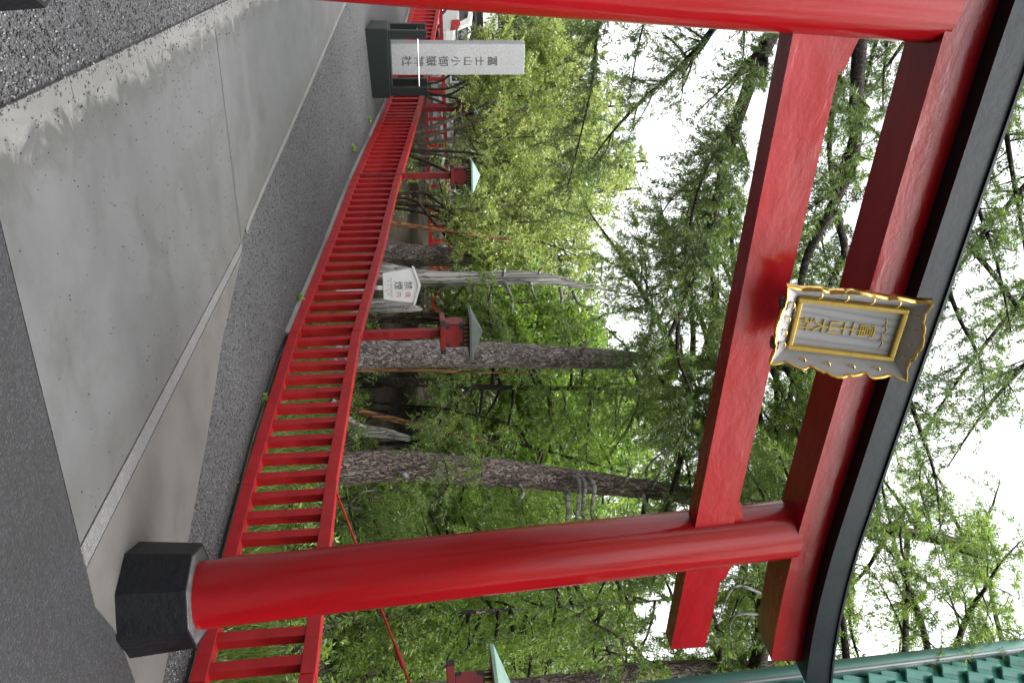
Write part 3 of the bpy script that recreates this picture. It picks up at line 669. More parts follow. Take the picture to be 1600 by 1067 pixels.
for yy in (-1, 1):
    for q in ([(-1.78, 1.0), (-1.62, 1.26), (-1.2, 1.36), (-.95, 1.37), (-.95, 1.0)], [(-.88, 1.0), (-.88, 1.37), (-.1, 1.40), (-.1, 1.0)], [(-.03, 1.0), (-.03, 1.39), (.3, 1.36), (.86, 1.0)]):
        bm = bmesh.new(); vs = [bm.verts.new((x, yy * (.775 * (1 - .20 * (z - .93)) + .004), z)) for x, z in q]; f_ = bm.faces.new(vs)
        r_ = bmesh.ops.extrude_face_region(bm, geom=[f_])
        for v in [e for e in r_['geom'] if isinstance(e, bmesh.types.BMVert)]: v.co.y -= yy * .02
        mesh_obj('side_window', bm_mesh('side_window', bm, M['glass']), M['glass'], car)
    bm = bmesh.new(); prism(bm, [(-2.12, .70), (-1.78, .74), (-1.76, .98), (-1.92, 1.02), (-2.08, .92)], yy * .80 if yy > 0 else -.862, .862 if yy > 0 else -.80)
    mesh_obj('tail_lamp', bm_mesh('tail_lamp', bm, M['lamp_red'], bevel=.01), M['lamp_red'], car)
    bm = bmesh.new(); prism(bm, [(1.75, .68), (2.08, .62), (2.06, .76), (1.8, .82)], yy * .80 if yy > 0 else -.858, .858 if yy > 0 else -.80)
    mesh_obj('headlight', bm_mesh('headlight', bm, M['lamp_clear'], bevel=.01), M['lamp_clear'], car)
    box_obj('door_mirror', (.72, yy * .93, 1.02), (.14, .2, .13), M['car_paint'], car, .03)
    for xx_ in (-1.32, 1.32):
        wv = mesh_obj('wheel', None or bpy.data.meshes.new('wheel'), M['tyre'], car, (xx_, yy * .76, .31))
        V, F = tube_geo([(np.array([(0, -.1, 0), (0, -.095, 0), (0, .095, 0), (0, .1, 0)]), np.array([.22, .31, .31, .22]))], 28)
        wv.data = np_mesh('wheel', V, F, M['tyre'], True)
        V, F = tube_geo([(np.array([(0, -.104, 0), (0, -.100, 0), (0, .100, 0), (0, .104, 0)]), np.array([.02, .215, .215, .02]))], 20)
        mesh_obj('rim', np_mesh('rim', V, F, M['rim'], True), M['rim'], wv)
bm = bmesh.new(); vs = [bm.verts.new(p) for p in ((-2.025, -.58, .98), (-2.025, .58, .98), (-1.845, .52, 1.30), (-1.845, -.52, 1.30))]; f_ = bm.faces.new(vs)
r_ = bmesh.ops.extrude_face_region(bm, geom=[f_])
for v in [e for e in r_['geom'] if isinstance(e, bmesh.types.BMVert)]: v.co.x += .02
mesh_obj('rear_window', bm_mesh('rear_window', bm, M['glass']), M['glass'], car)
box_obj('rear_bumper', (-2.12, 0, .42), (.16, 1.6, .2), M['car_paint'], car, .04)
rh = empty('rest_house', (-13.0, 35.0, float(g(35)) - .1), math.radians(0), 'long grey rest house with white fascia behind the parked car', 'building')
box_obj('wall', (0, 2.6, 1.15), (19.0, 5.0, 2.5), M['rowgrey'], rh, .01)
for k in range(9): box_obj('post', (-9.2 + k * 2.3, -.6, 1.0), (.16, .16, 2.2), M['dark_wood'], rh, .01)
for k in range(8):
    wn = box_obj('window', (-8.05 + k * 2.3, .08, 1.2), (1.5, .06, 1.1), M['glass'], rh, .004)
    for sx_, sz_, w_, h_ in ((0, .58, 1.62, .07), (0, -.58, 1.62, .07), (-.78, 0, .06, 1.1), (.78, 0, .06, 1.1), (0, 0, .05, 1.08)):
        box_obj('frame', (sx_, -.02, sz_), (w_, .07, h_), M['white'], wn, .003)
box_obj('fascia', (0, -.95, 2.30), (19.8, .08, .62), M['white'], rh, .008)
box_obj('eave_beam', (0, -.90, 2.72), (20.0, .20, .18), M['dark_wood'], rh, .008)
bm = bmesh.new(); prism(bm, [(-1.1, 2.80), (5.6, 2.80), (5.6, 2.95), (2.2, 3.65), (-1.1, 3.0)], -10.1, 10.1)
me = bm_mesh('roof', bm, M['dark_wood']); o = mesh_obj('roof', me, M['dark_wood'], rh); o.rotation_euler = (0, 0, -math.pi / 2)
o.rotation_euler = (0, 0, math.pi / 2); 
# hall with a steep green tiled roof, whose edge shows at the far right
HA = at(1075, 1067, 6.6)
hc = np.array([-.319, .948, 0]); h_out = np.array([.948, .319, 0]); pit_ = math.radians(80)
e1 = -hc; e2 = h_out * math.cos(pit_) + np.array([0, 0, 1]) * math.sin(pit_); e3 = np.cross(e1, e2)
if e3 @ (CAM - HA) < 0: e3 = -e3
def on_roof(px, py):
    d = at(px, py, 1.0) - CAM; k = ((HA - CAM) @ e3) / (d @ e3); return CAM + d * k
HB = on_roof(1600, 1005)
hd = (HB - HA) / np.linalg.norm(HB - HA)
hall = empty('green_roofed_hall', (float(HA[0] + .9), float(HA[1]), 0), 0, 'hall with steep green tiled roof at the right edge, behind the torii beam end', 'building')
ho = np.array([HA[0] + .9, HA[1], 0])
def hall_mesh(name, V, F, mat, parent=None, sm=False):
    V = np.asarray(V) - (ho if parent is None else 0); return mesh_obj(name, np_mesh(name, V, F, mat, sm), mat, parent or hall)
P0 = HA - hd * .75; P1 = HA + hd * 4.6
back = -e3 * .10
under = [P0, P0 + e1 * 3.2, P1 + e1 * 3.2, P1]
Vv = [p - e3 * .03 for p in under] + [p - e3 * .12 for p in under]
hall_mesh('roof_deck', Vv, [(0, 1, 2, 3), (7, 6, 5, 4), (0, 4, 5, 1), (1, 5, 6, 2), (2, 6, 7, 3), (3, 7, 4, 0)], M['ridge'])
# one pantile: hollow pan and raised roll, thick butt edge
TW, TL = .25, .27
pu = np.linspace(0, 1, 13); pz = np.where(pu < .62, -.030 * np.sin(np.pi * pu / .62), .058 * np.sin(np.pi * (pu - .62) / .38))
rows_ = []
for vv, lift in ((0, .030), (.02, .034), (1, .004)):
    rows_.append(np.stack([pu * TW * 1.03, np.full(13, vv * TL), pz + lift], -1))
low = rows_[0].copy(); low[:, 2] -= .026; rows_ = [low] + rows_
tv = np.concatenate(rows_); tf = []
for a in range(3):
    for k in range(12): tf.append((a * 13 + k, a * 13 + k + 1, (a + 1) * 13 + k + 1, (a + 1) * 13 + k))
tile_me = np_mesh('roof_tile', tv, tf, M['roof_tile'], True)
rotm = Matrix(((e1[0], e2[0], e3[0]), (e1[1], e2[1], e3[1]), (e1[2], e2[2], e3[2]))).to_quaternion()
step = .212; hu, hv = hd @ e1, hd @ e2
for cidx in range(-4, 19):
    v0 = cidx * step
    edge_u = hu / hv * v0
    for k in range(0, 6):
        p = HA + e1 * (edge_u + .015 + (k - (.5 if cidx % 2 else .0)) * TW) + e2 * v0
        if k == 0 and cidx % 2: continue
        o = mesh_obj('roof_tile', tile_me, None, hall, tuple(p - ho)); o.rotation_mode = 'QUATERNION'; o.rotation_quaternion = rotm
def bar(a, b, wv, hv_, up, mat, nm):
    a = np.array(a); b = np.array(b); d = (b - a) / np.linalg.norm(b - a); sd = np.cross(d, up); sd /= np.linalg.norm(sd); u2 = np.cross(sd, d)
    V = [p + sd * sx_ * wv / 2 + u2 * sy_ * hv_ / 2 for p in (a, b) for sx_, sy_ in ((-1, -1), (1, -1), (1, 1), (-1, 1))]
    return hall_mesh(nm, V, [(0, 1, 2, 3), (7, 6, 5, 4), (0, 4, 5, 1), (1, 5, 6, 2), (2, 6, 7, 3), (3, 7, 4, 0)], mat)
sd = np.cross(hd, e3); sd /= np.linalg.norm(sd); sd = sd if sd @ e1 > 0 else -sd
bar(P0 + sd * .075 + e3 * .02, P1 + sd * .075 + e3 * .02, .15, .10, e3, M['ridge'], 'edge_ridge')
bar(P0 + sd * .135 + e3 * .045, P1 + sd * .135 + e3 * .045, .03, .06, e3, M['plaque_side'], 'ridge_bead')
wz = P0[2]
wc = P0 + e1 * 1.6 + h_out * 1.9
wb = box_obj('wall', tuple(np.array([wc[0], wc[1], wz / 2]) - ho), (3.0, 3.0, wz), M['dark_wood'], hall, .01); wb.rotation_euler = (0, 0, math.atan2(e1[1], e1[0]))
# ------------------------------------------------------------------ trees
def vnorm(a): return a / (np.linalg.norm(a, axis=-1, keepdims=True) + 1e-9)
def in_view(P, mx=.30, my=.30):
    d = P - CAM; wv = d @ _f; x = 800 + FPX * (d @ _u) / np.maximum(wv, .1); y = 533.5 + FPX * (d @ _r) / np.maximum(wv, .1)
    return (wv > .5) & (x > -1600 * mx) & (x < 1600 * (1 + mx)) & (y > -1067 * my) & (y < 1067 * (1 + my))
LEAFN = [0]
def leaves(P, D, ln, wd, rng, tint):
    """kite shaped leaves: base P, axis D (unit), length ln, width wd"""
    n = len(P); R = rng.normal(size=(n, 3)); S = vnorm(np.cross(D, R)); ln = ln[:, None]; wd = wd[:, None]
    V = np.stack([P, P + D * ln * .45 + S * wd * .5, P + D * ln, P + D * ln * .45 - S * wd * .5], 1).reshape(-1, 3)
    F = np.arange(4 * n).reshape(-1, 4); LEAFN[0] += n
    return V, F, np.repeat(tint, 4)
def needles(P, D, ln, wd, rng, tint):
    n = len(P); S = vnorm(np.cross(D, rng.normal(size=(n, 3)))) * (wd[:, None] * .5); Q = P + D * (ln[:, None] * .2)
    V = np.stack([Q - S, Q + S, P + D * ln[:, None]], 1).reshape(-1, 3); LEAFN[0] += n
    return V, None, np.repeat(tint, 3)
def twig_leaves(T0, TD, TL, spacing, ll, lw, droop, splay, rng, base_tint, jit=.25, per=2, fn=None):
    """twigs with start T0, direction TD, length TL; leaves along each twig"""
    cnt = np.maximum(2, (TL / spacing).astype(int)); tot = cnt.sum(); idx = np.repeat(np.arange(len(T0)), cnt)
    s = rng.random(tot)
    L = TL[idx][:, None]; s1 = s[:, None]
    dz = np.array([0, 0, -1.0])
    P = T0[idx] + TD[idx] * (s1 * L) + dz * (droop * s1 ** 2 * L)
    tan = vnorm(TD[idx] + dz * (2 * droop * s1))
    Pa = np.repeat(P, per, 0); ta = np.repeat(tan, per, 0)
    side = vnorm(rng.normal(size=Pa.shape)); side -= (side * ta).sum(1, keepdims=True) * ta; side = vnorm(side)
    D = vnorm(ta * (1 - splay) + side * splay)
    tint = np.clip(np.repeat(base_tint[idx], per) + rng.normal(0, jit, len(Pa)), 0, .97); tint[rng.random(len(Pa)) < .004] = 1.0
    return (fn or leaves)(Pa, D, ll * rng.uniform(.6, 1.3, len(Pa)), lw * rng.uniform(.7, 1.3, len(Pa)), rng, tint)
def ribbons(T0, TD, TL, droop, wd, rng, segs=2):
    n = len(T0); s = np.linspace(0, 1, segs + 1)[None, :, None]; dz = np.array([0, 0, -1.0])
    C_ = T0[:, None] + TD[:, None] * s * TL[:, None, None] + dz * (droop * s ** 2 * TL[:, None, None])
    S = vnorm(np.cross(TD, rng.normal(size=TD.shape)))[:, None] * wd * (1 - .7 * s)
    V = np.stack([C_ - S, C_ + S], 2).reshape(n, -1, 3); k = V.shape[1]
    q = np.array([(2 * i, 2 * i + 1, 2 * i + 3, 2 * i + 2) for i in range(segs)])
    return V.reshape(-1, 3), (q[None] + (np.arange(n) * k)[:, None, None]).reshape(-1, 4)
def sub_limbs(limbs, per_m, frac, rng, up=.1, fwd=.55, t0=.18, drop=.25):
    """side branches leaving limb polylines -> polylines"""
    out = []
    for pts, rad in limbs:
        seg = np.linalg.norm(np.diff(pts, axis=0), axis=1); L = seg.sum(); n = max(2, int(L * per_m)); cs = np.r_[0, np.cumsum(seg)] / L
        for t in t0 + (1 - t0) * rng.random(n):
            p = np.array([np.interp(t, cs, pts[:, k]) for k in range(3)]); i = min(int(np.searchsorted(cs, t)), len(pts) - 1)
            tan = vnorm(pts[i] - pts[i - 1]); lat = np.cross(tan, (0, 0, 1.0)); lat = vnorm(lat) * rng.choice((-1, 1))
            d = vnorm(tan * fwd + lat * (1 - fwd * .5) + np.array([0, 0, up]) + rng.normal(0, .22, 3))
            l = L * frac * (1.15 - .75 * t) * rng.uniform(.6, 1.25); l = max(l, .15)
            s = np.linspace(0, 1, 5)[:, None]; q = p + d * s * l + np.array([0, 0, -1]) * (drop * s ** 2 * l)
            r0 = np.interp(t, cs, rad) * .45
            out.append((q, np.linspace(max(r0, .004), .002, 5)))
    return out
def twigs_on(limbs, per_m, lr, rng, fwd=.6, up=0.0, t0=.1, tip=True):
    T0, TD, TL = [], [], []
    for pts, rad in limbs:
        seg = np.linalg.norm(np.diff(pts, axis=0), axis=1); L = seg.sum(); cs = np.r_[0, np.cumsum(seg)] / L; n = max(1, int(L * per_m + rng.random()))
        t = t0 + (1 - t0) * rng.random(n)
        if tip: t[0] = .97
        p = np.stack([np.interp(t, cs, pts[:, k]) for k in range(3)], -1); i = np.clip(np.searchsorted(cs, t), 1, len(pts) - 1)
        tan = vnorm(pts[i] - pts[i - 1]); d = vnorm(tan * fwd + rng.normal(0, .55, (n, 3)) * np.array([1, 1, .7]) + np.array([0, 0, up]))
        T0.append(p); TD.append(d); TL.append(rng.uniform(*lr, n))
    return np.concatenate(T0), np.concatenate(TD), np.concatenate(TL)
def auto_limbs(trunk, z0, z1, n, lfun, rng, pitch=0.0, droop=.25, azc=None, azs=math.pi, r0=.04, rise=.12):
    out = []; zt = trunk[:, 2]
    for k in range(n):
        z = z0 + (z1 - z0) * ((k + rng.random()) / n); p = np.array([np.interp(z, zt, trunk[:, 0]), np.interp(z, zt, trunk[:, 1]), z])
        az = (rng.uniform(-math.pi, math.pi) if azc is None else azc + rng.normal(0, azs)); l = lfun((z - z0) / (z1 - z0)) * rng.uniform(.7, 1.2)
        d = np.array([math.sin(az), math.cos(az), pitch + rng.normal(0, .12)]); s = np.linspace(0, 1, 7)[:, None]
        q = p + d * s * l + np.array([0, 0, 1]) * l * (-droop * s ** 1.5 + rise * s ** 4) + np.cumsum(rng.normal(0, .02 * l, (7, 3)), 0) * s
        out.append((q, np.linspace(r0 * l / 2.5 + .008, .006, 7)))
    return out
def trunk_mesh(name, pts, rad, mat, parent, sides=28, rough=.06, seed=0, dens=14):
    """trunk with lumpy bark relief and flared foot"""
    rng = np.random.default_rng(seed); pts = np.asarray(pts, float); L = np.linalg.norm(np.diff(pts, axis=0), axis=1).sum(); n = max(8, int(L * dens))
    P = resample(pts, n); R = np.interp(np.linspace(0, 1, n), np.linspace(0, 1, len(rad)), rad)
    V, F = tube_geo([(P, R)], sides)
    th = np.tile(np.linspace(0, 2 * np.pi, sides, endpoint=False), n); zz = np.repeat(np.arange(n) / dens, sides); rr = np.repeat(R, sides); c = np.repeat(P, sides, 0)
    f = np.zeros(len(V))
    for k in range(7):
        f += np.sin(th * rng.integers(1, 8) + zz * rng.uniform(.6, 9) + rng.uniform(0, 6)) * rng.uniform(.2, .6)
    f += rng.normal(0, .7, len(V))
    V = c + (V - c) * (1 + rough * f / 2)[:, None]
    return mesh_obj(name, np_mesh(name, V, F, mat, True), mat, parent)
def rel(V, base): return np.asarray(V) - np.asarray(base)
class Tree:
    def __init__(s, name, label, base, cat='tree', group=None, seed=1):
        s.e = empty(name, base, 0, label, cat, group); s.b = np.array(base, float); s.rng = np.random.default_rng(seed); s.limbs = []; s.L = []; s.k = 4
        s.R = []
    def trunk(s, pts, rad, mat, **kw):
        s.tr = np.asarray(pts, float); return trunk_mesh('trunk', rel(pts, s.b), rad, mat, s.e, **kw)
    def add_leaf(s, T, spacing, ll, lw, droop, splay, per=2, tint=None, jit=.22, cull=True):
        T0, TD, TL = T
        if cull: k = in_view(T0 + TD * TL[:, None] * .5); T0, TD, TL = T0[k], TD[k], TL[k]
        if len(T0) == 0: return
        bt = s.rng.uniform(.15, .75, len(T0)) if tint is None else np.clip(tint + s.rng.normal(0, .16, len(T0)), 0, 1)
        s.L.append(twig_leaves(T0, TD, TL, spacing, ll, lw, droop, splay, s.rng, bt, jit, per, needles if s.k == 3 else leaves)); s.R.append(ribbons(T0, TD, TL, droop, .0035, s.rng))
    def finish(s, leafmat, barkmat=None, limbs=None, sides=6, twig=True, name='crown'):
        if s.L:
            V = np.concatenate([v for v, _, _ in s.L]); T = np.concatenate([t for _, _, t in s.L])
            F = np.arange(len(V)).reshape(-1, s.k)
            o = mesh_obj(name, np_mesh(name, rel(V, s.b), F, leafmat, False, T), leafmat, s.e)
            if twig:
                Vs, Fs, b = [], [], 0
                for v, f in s.R: Vs.append(v); Fs.append(f + b); b += len(v)
                mesh_obj('twigs', np_mesh('twigs', rel(np.concatenate(Vs), s.b), np.concatenate(Fs), M['twig']), M['twig'], o)
        if limbs:
            k = [(p, r_) for p, r_ in limbs if in_view(p[len(p) // 2][None])[0] or in_view(p[-1][None])[0]]
            Vs, Fs, b = [], [], 0
            for grp, sd_ in (([(resample(p, max(8, 2 * len(p))), np.interp(np.linspace(0, 1, max(8, 2 * len(p))), np.linspace(0, 1, len(r_)), r_)) for p, r_ in k if r_[0] > .014], sides + 1), ([(p[[0, 2, 4]] if len(p) == 5 else p, r_[[0, 2, 4]] if len(p) == 5 else r_) for p, r_ in k if r_[0] <= .014], 4)):
                if grp:
                    v, f = tube_geo(grp, sd_); Vs.append(v); Fs.append(f + b); b += len(v)
            if Vs: mesh_obj('branches', np_mesh('branches', rel(np.concatenate(Vs), s.b), np.concatenate(Fs), barkmat, True), barkmat, s.e)
        s.L = []; s.R = []
def fz(x, y): return float(forest_z(np.array(x), np.array(y)))
def base_at(py, Y, dx=0):
    p = at(660, py, Y); return (float(p[0]), Y, fz(p[0], Y) - .1)
def up_trunk(base, pix_pts, Y, ztop, lean=(0, 0)):
    """trunk centre line through photo points at depth Y, continued to ztop"""
    P = [np.array(base)] + [at(x, y, Y) for x, y in pix_pts]; d = vnorm(P[-1] - P[-2]); k = (ztop - P[-1][2]) / max(d[2], .3)
    P.append(P[-1] + d * k * .5 + np.array([lean[0] * .5, lean[1] * .5, 0])); P.append(P[-1] + d * k * .5 + np.array([lean[0], lean[1], 0]))
    return np.array(P)
def larch(name, label, base, pixpts, Y, ztop, r0, rtop, zc0, n, lfun, seed, barkmat, leafmat, per_sub=4.8, per_tw=11.5, spacing=.0095, ll=.068, lw=.0125, tw=(.18, .42), azc=None, azs=2.0, extra=None, droop=.28, sub_frac=.36, tint=None, twdroop=.55, lean=(0, 0), rough=.06, cat='tree', group=None, per=2, kv=3):
    T = Tree(name, label, base, cat, group, seed); T.k = kv
    P = up_trunk(base, pixpts, Y, ztop, lean); nP = len(P); rad = [r0 * 1.25, r0] + list(np.linspace(r0 * .97, rtop, nP - 2))
    T.trunk(P, rad, barkmat, seed=seed, rough=rough)
    tr = resample(P, 60)
    lm = auto_limbs(tr, zc0, ztop, n, lfun, T.rng, 0.02, droop, azc, azs) if n else []
    lm = lm + (extra or [])
    sb = sub_limbs(lm, per_sub, sub_frac, T.rng)
    tg = twigs_on(sb, per_tw, tw, T.rng); tg2 = twigs_on(lm, per_tw * .5, tw, T.rng, t0=.3)
    for t_ in (tg, tg2): T.add_leaf(t_, spacing, ll, lw, twdroop, .55, per, tint)
    T.finish(leafmat, M['bark_dark'], lm + sb)
    return T
def limb(pp, r0, r1=.006, n=12):
    P = resample(np.array([at(*q) for q in pp]), n); return (P, np.linspace(r0, r1, n))
# thick larch behind the grey-roofed lantern
b = base_at(553, 11.0)
TA = larch('larch_tree', 'thick straight larch trunk behind the grey-roofed lantern', b, [(640, 553), (800, 556), (990, 563)], 11.0, 8.3, .178, .03, 5.0, 40,
      lambda t: 3.3 - 1.9 * t, 11, M['bark'], M['larch'], azc=math.pi, azs=1.6,
      extra=[limb([(995, 566, 10.9), (1010, 540, 10.2), (1020, 480, 9.6), (1005, 430, 9.2)], .03), limb([(1010, 566, 11), (1050, 620, 11), (1060, 690, 11.2), (1040, 760, 11.4)], .035), limb([(985, 566, 11), (1000, 610, 11.2), (985, 660, 11.3), (960, 700, 11.4)], .03)])
# stubs and a torn strip of orange wood on its flank
for pp in ([(905, 552, 10.9), (915, 540, 10.75), (925, 530, 10.7)], [(908, 555, 10.9), (912, 541, 10.7), (905, 533, 10.6)], [(985, 556, 10.9), (978, 540, 10.7), (960, 525, 10.6), (955, 515, 10.55)]):
    V, F = tube_geo([limb(pp, .022, .008, 8)], 7); mesh_obj('dead_stub', np_mesh('dead_stub', rel(V, b), F, M['snag'], True), M['snag'], TA.e)
V, F = tube_geo([limb([(550, 577, 10.95), (640, 578, 10.95), (740, 581, 10.95), (830, 583, 10.95)], .035, .006, 14)], 7)
mesh_obj('torn_bark_strip', np_mesh('torn_bark_strip', rel(V, b), F, M['rotten'], True), M['rotten'], TA.e)
# second, knotty larch with curled dead branches
b = base_at(727, 10.0)
TB = larch('larch_tree', 'knotty brown larch trunk with curled grey dead branches, left of the right pillar', b, [(620, 728), (740, 735), (850, 746), (950, 757), (1060, 772)], 10.0, 8.6, .178, .06, 5.0, 26,
      lambda t: 3.0 - 1.7 * t, 12, M['bark2'], M['larch'], azc=math.pi, azs=1.7, rough=.11, lean=(.1, 0),
      extra=[limb([(1010, 772, 10), (1000, 820, 9.6), (960, 880, 9.2), (930, 940, 9)], .04), limb([(700, 745, 9.9), (700, 760, 9.2), (670, 790, 8.9), (640, 800, 8.8)], .02), limb([(740, 735, 9.9), (750, 720, 9.3), (735, 700, 9.0)], .015)])
dead = [[(812, 757, 9.85), (818, 770, 9.75), (812, 782, 9.7), (806, 786, 9.7)], [(884, 765, 9.85), (888, 785, 9.6), (885, 815, 9.5), (880, 850, 9.4)], [(890, 745, 9.8), (905, 752, 9.6), (903, 790, 9.5), (900, 830, 9.45), (905, 850, 9.4)], [(900, 742, 9.8), (914, 756, 9.55), (910, 800, 9.45), (918, 815, 9.4), (915, 840, 9.4)],
        [(920, 748, 9.8), (929, 762, 9.6), (924, 800, 9.5), (930, 840, 9.45)], [(1015, 760, 9.8), (1010, 735, 9.6), (1025, 715, 9.4), (1045, 700, 9.3)], [(1018, 762, 9.8), (1030, 740, 9.5), (1040, 718, 9.4)], [(1005, 772, 9.8), (1010, 800, 9.5), (1012, 830, 9.3)], [(970, 760, 9.8), (985, 735, 9.6), (978, 715, 9.5)], [(1035, 770, 9.8), (1050, 800, 9.6), (1048, 830, 9.5)]]
for q, pp in enumerate(dead):
    V, F = tube_geo([limb(pp, .034 if q in (1, 2, 3, 4) else .024, .008, 14)], 8); mesh_obj('dead_branch', np_mesh('dead_branch', rel(V, b), F, M['snag'], True), M['snag'], TB.e)
V, F = tube_geo([(np.array([at(626, 738, 9.83), at(632, 742, 9.79), at(638, 744, 9.82)]), np.array([.02, .045, .02]))], 10)
mesh_obj('knot', np_mesh('knot', rel(V, b), F, M['snag'], True), M['snag'], TB.e)
# larch at the right edge with a big limb crossing behind the beams
b = base_at(1092, 8.6)
TC = larch('larch_tree', 'leaning brown larch trunk at the right edge below the green roof', b, [(820, 1084), (930, 1070), (1040, 1053), (1176, 1049)], 8.6, 8.2, .165, .07, 5.3, 8,
      lambda t: 3.0 - 1.5 * t, 13, M['bark2'], M['larch'], azc=-2.2, azs=1.2, rough=.09,
      extra=[limb([(1178, 1062, 8.6), (1190, 1010, 8.3), (1192, 940, 8.2), (1196, 880, 8.1), (1240, 760, 8.0), (1300, 640, 8.0)], .10, .03), limb([(1120, 1062, 8.6), (1125, 1000, 8.3), (1110, 950, 8.1), (1090, 920, 8)], .03), limb([(1010, 1064, 8.6), (1000, 1020, 8.2), (960, 990, 8), (900, 960, 7.8)], .03)])
for pp in ([(1195, 930, 8.15), (1160, 915, 8.0), (1140, 925, 7.95), (1120, 975, 7.9)], [(1195, 905, 8.1), (1150, 900, 8), (1130, 890, 7.9)], [(1190, 960, 8.2), (1150, 960, 8.1), (1140, 990, 8.0), (1150, 1030, 8.0)]):
    V, F = tube_geo([limb(pp, .018, .005, 10)], 7); mesh_obj('dead_branch', np_mesh('dead_branch', rel(V, b), F, M['snag'], True), M['snag'], TC.e)
# larch standing left of the path: only its limbs and sprays reach into the picture
p = at(660, -190, 9.2); b = (float(p[0]), 9.2, float(g(9.2)) - .1)
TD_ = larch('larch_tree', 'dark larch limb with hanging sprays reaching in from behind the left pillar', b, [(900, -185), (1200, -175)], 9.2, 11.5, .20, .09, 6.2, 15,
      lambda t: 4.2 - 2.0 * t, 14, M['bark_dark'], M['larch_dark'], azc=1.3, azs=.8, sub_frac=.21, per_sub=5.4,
      extra=[limb([(1290, -170, 9.2), (1225, 10, 8.6), (1180, 110, 8.4), (1140, 230, 8.3), (1112, 350, 8.2), (1075, 460, 8.1), (1035, 545, 8.0)], .105, .018, 18),
             limb([(1145, 220, 8.3), (1110, 250, 8.1), (1085, 320, 8), (1070, 400, 7.9)], .03), limb([(1130, 280, 8.3), (1095, 300, 8.4), (1060, 300, 8.4), (1030, 340, 8.4)], .022), limb([(1100, 390, 8.2), (1060, 420, 8.2), (1040, 450, 8.2), (1010, 470, 8.2)], .022), limb([(1060, 500, 8.1), (1060, 560, 8.0), (1080, 620, 7.9), (1060, 690, 7.9)], .025),
             limb([(960, -60, 9.2), (935, 40, 9.0), (925, 130, 8.9), (905, 220, 8.8), (885, 300, 8.7)], .022), limb([(1030, -40, 9.0), (1000, 60, 8.8), (985, 140, 8.8)], .014),
             limb([(1345, 40, 7.6), (1338, 150, 7.5), (1332, 250, 7.5), (1290, 345, 7.4), (1262, 400, 7.4), (1250, 450, 7.4)], .075, .03, 14), limb([(1300, 320, 7.4), (1320, 390, 7.4), (1300, 440, 7.4), (1290, 480, 7.3)], .045, .015), limb([(1335, 200, 7.5), (1310, 280, 7.5), (1275, 320, 7.4)], .03, .01),
             limb([(1600, 120, 8), (1545, 170, 8), (1500, 250, 8.0), (1470, 330, 7.9)], .03), limb([(1500, 370, 8), (1545, 420, 8), (1590, 480, 8)], .035, .02), limb([(1400, 560, 8.5), (1430, 650, 8.4), (1460, 740, 8.4), (1470, 830, 8.3)], .035),
             limb([(1680, 20, 7.6), (1610, 110, 7.6), (1550, 210, 7.7), (1490, 300, 7.8), (1440, 400, 7.9)], .045), limb([(1700, 180, 8), (1620, 270, 8.1), (1550, 350, 8.2), (1490, 430, 8.3), (1440, 520, 8.4)], .045), limb([(1720, 330, 8.6), (1640, 420, 8.6), (1570, 500, 8.6), (1500, 590, 8.6), (1440, 680, 8.6)], .045),
             limb([(1690, 470, 9), (1610, 560, 9), (1540, 640, 9), (1480, 730, 9)], .04), limb([(1560, 130, 8.2), (1580, 260, 8.0), (1600, 380, 8.0), (1610, 480, 8.0)], .035), limb([(1500, 240, 7.7), (1530, 330, 7.5), (1560, 420, 7.4), (1580, 520, 7.3)], .03), limb([(1470, 420, 8.2), (1500, 500, 8.0), (1530, 560, 7.9), (1540, 640, 7.8)], .03)])
# slender dark larches between the two thick trunks
for (py, Y, pts, zt, lab, sd, lm) in ((598, 13.0, [(650, 600), (760, 605), (900, 607)], 6.2, 'slender dark larch stem between the two thick trunks, nearer the lantern', 21, M['larch']),
                               (640, 14.0, [(640, 648), (720, 668), (800, 690)], 5.6, 'thin leaning larch stem between the two thick trunks, nearer the knotty one', 22, M['leafy'])):
    b = base_at(py, Y)
    larch('young_larch', lab, b, pts, Y, zt, .045, .012, 1.9, 30, lambda t: 1.7 - .9 * t, sd, M['bark_dark'], lm, per_sub=5.0, per_tw=11, spacing=.013, ll=.078, lw=.019, group='young larches behind the fence')
# fresh green drooping larches on the right
for (py, Y, pts, zt, n, ln, lab, sd) in ((968, 10.2, [(600, 962), (720, 957), (800, 952)], 4.9, 44, 1.7, 'bright green drooping larch seen right of the red pillar', 31),
                                  (842, 12.6, [(640, 842), (760, 840), (900, 836)], 5.4, 36, 1.2, 'fresh green larch sapling just left of the right pillar', 32),
                                  (1040, 11.8, [(640, 1035), (760, 1030), (820, 1028)], 4.5, 36, 1.7, 'green larch behind the red lantern at the right edge', 33),
                                  (890, 13.5, [(640, 890), (780, 890), (860, 890)], 5.2, 34, 1.7, 'tall green larch hidden behind the right pillar', 34)):
    b = base_at(py, Y)
    larch('young_larch', lab, b, pts, Y, zt, .03, .01, .55, n, lambda t, l=ln: l * (1 - .55 * t), sd, M['bark'], M['larch_light'], per_sub=5.0, per_tw=11, spacing=.0125, ll=.082, lw=.017, tw=(.2, .45), droop=.4, twdroop=.9, group='young larches behind the fence')
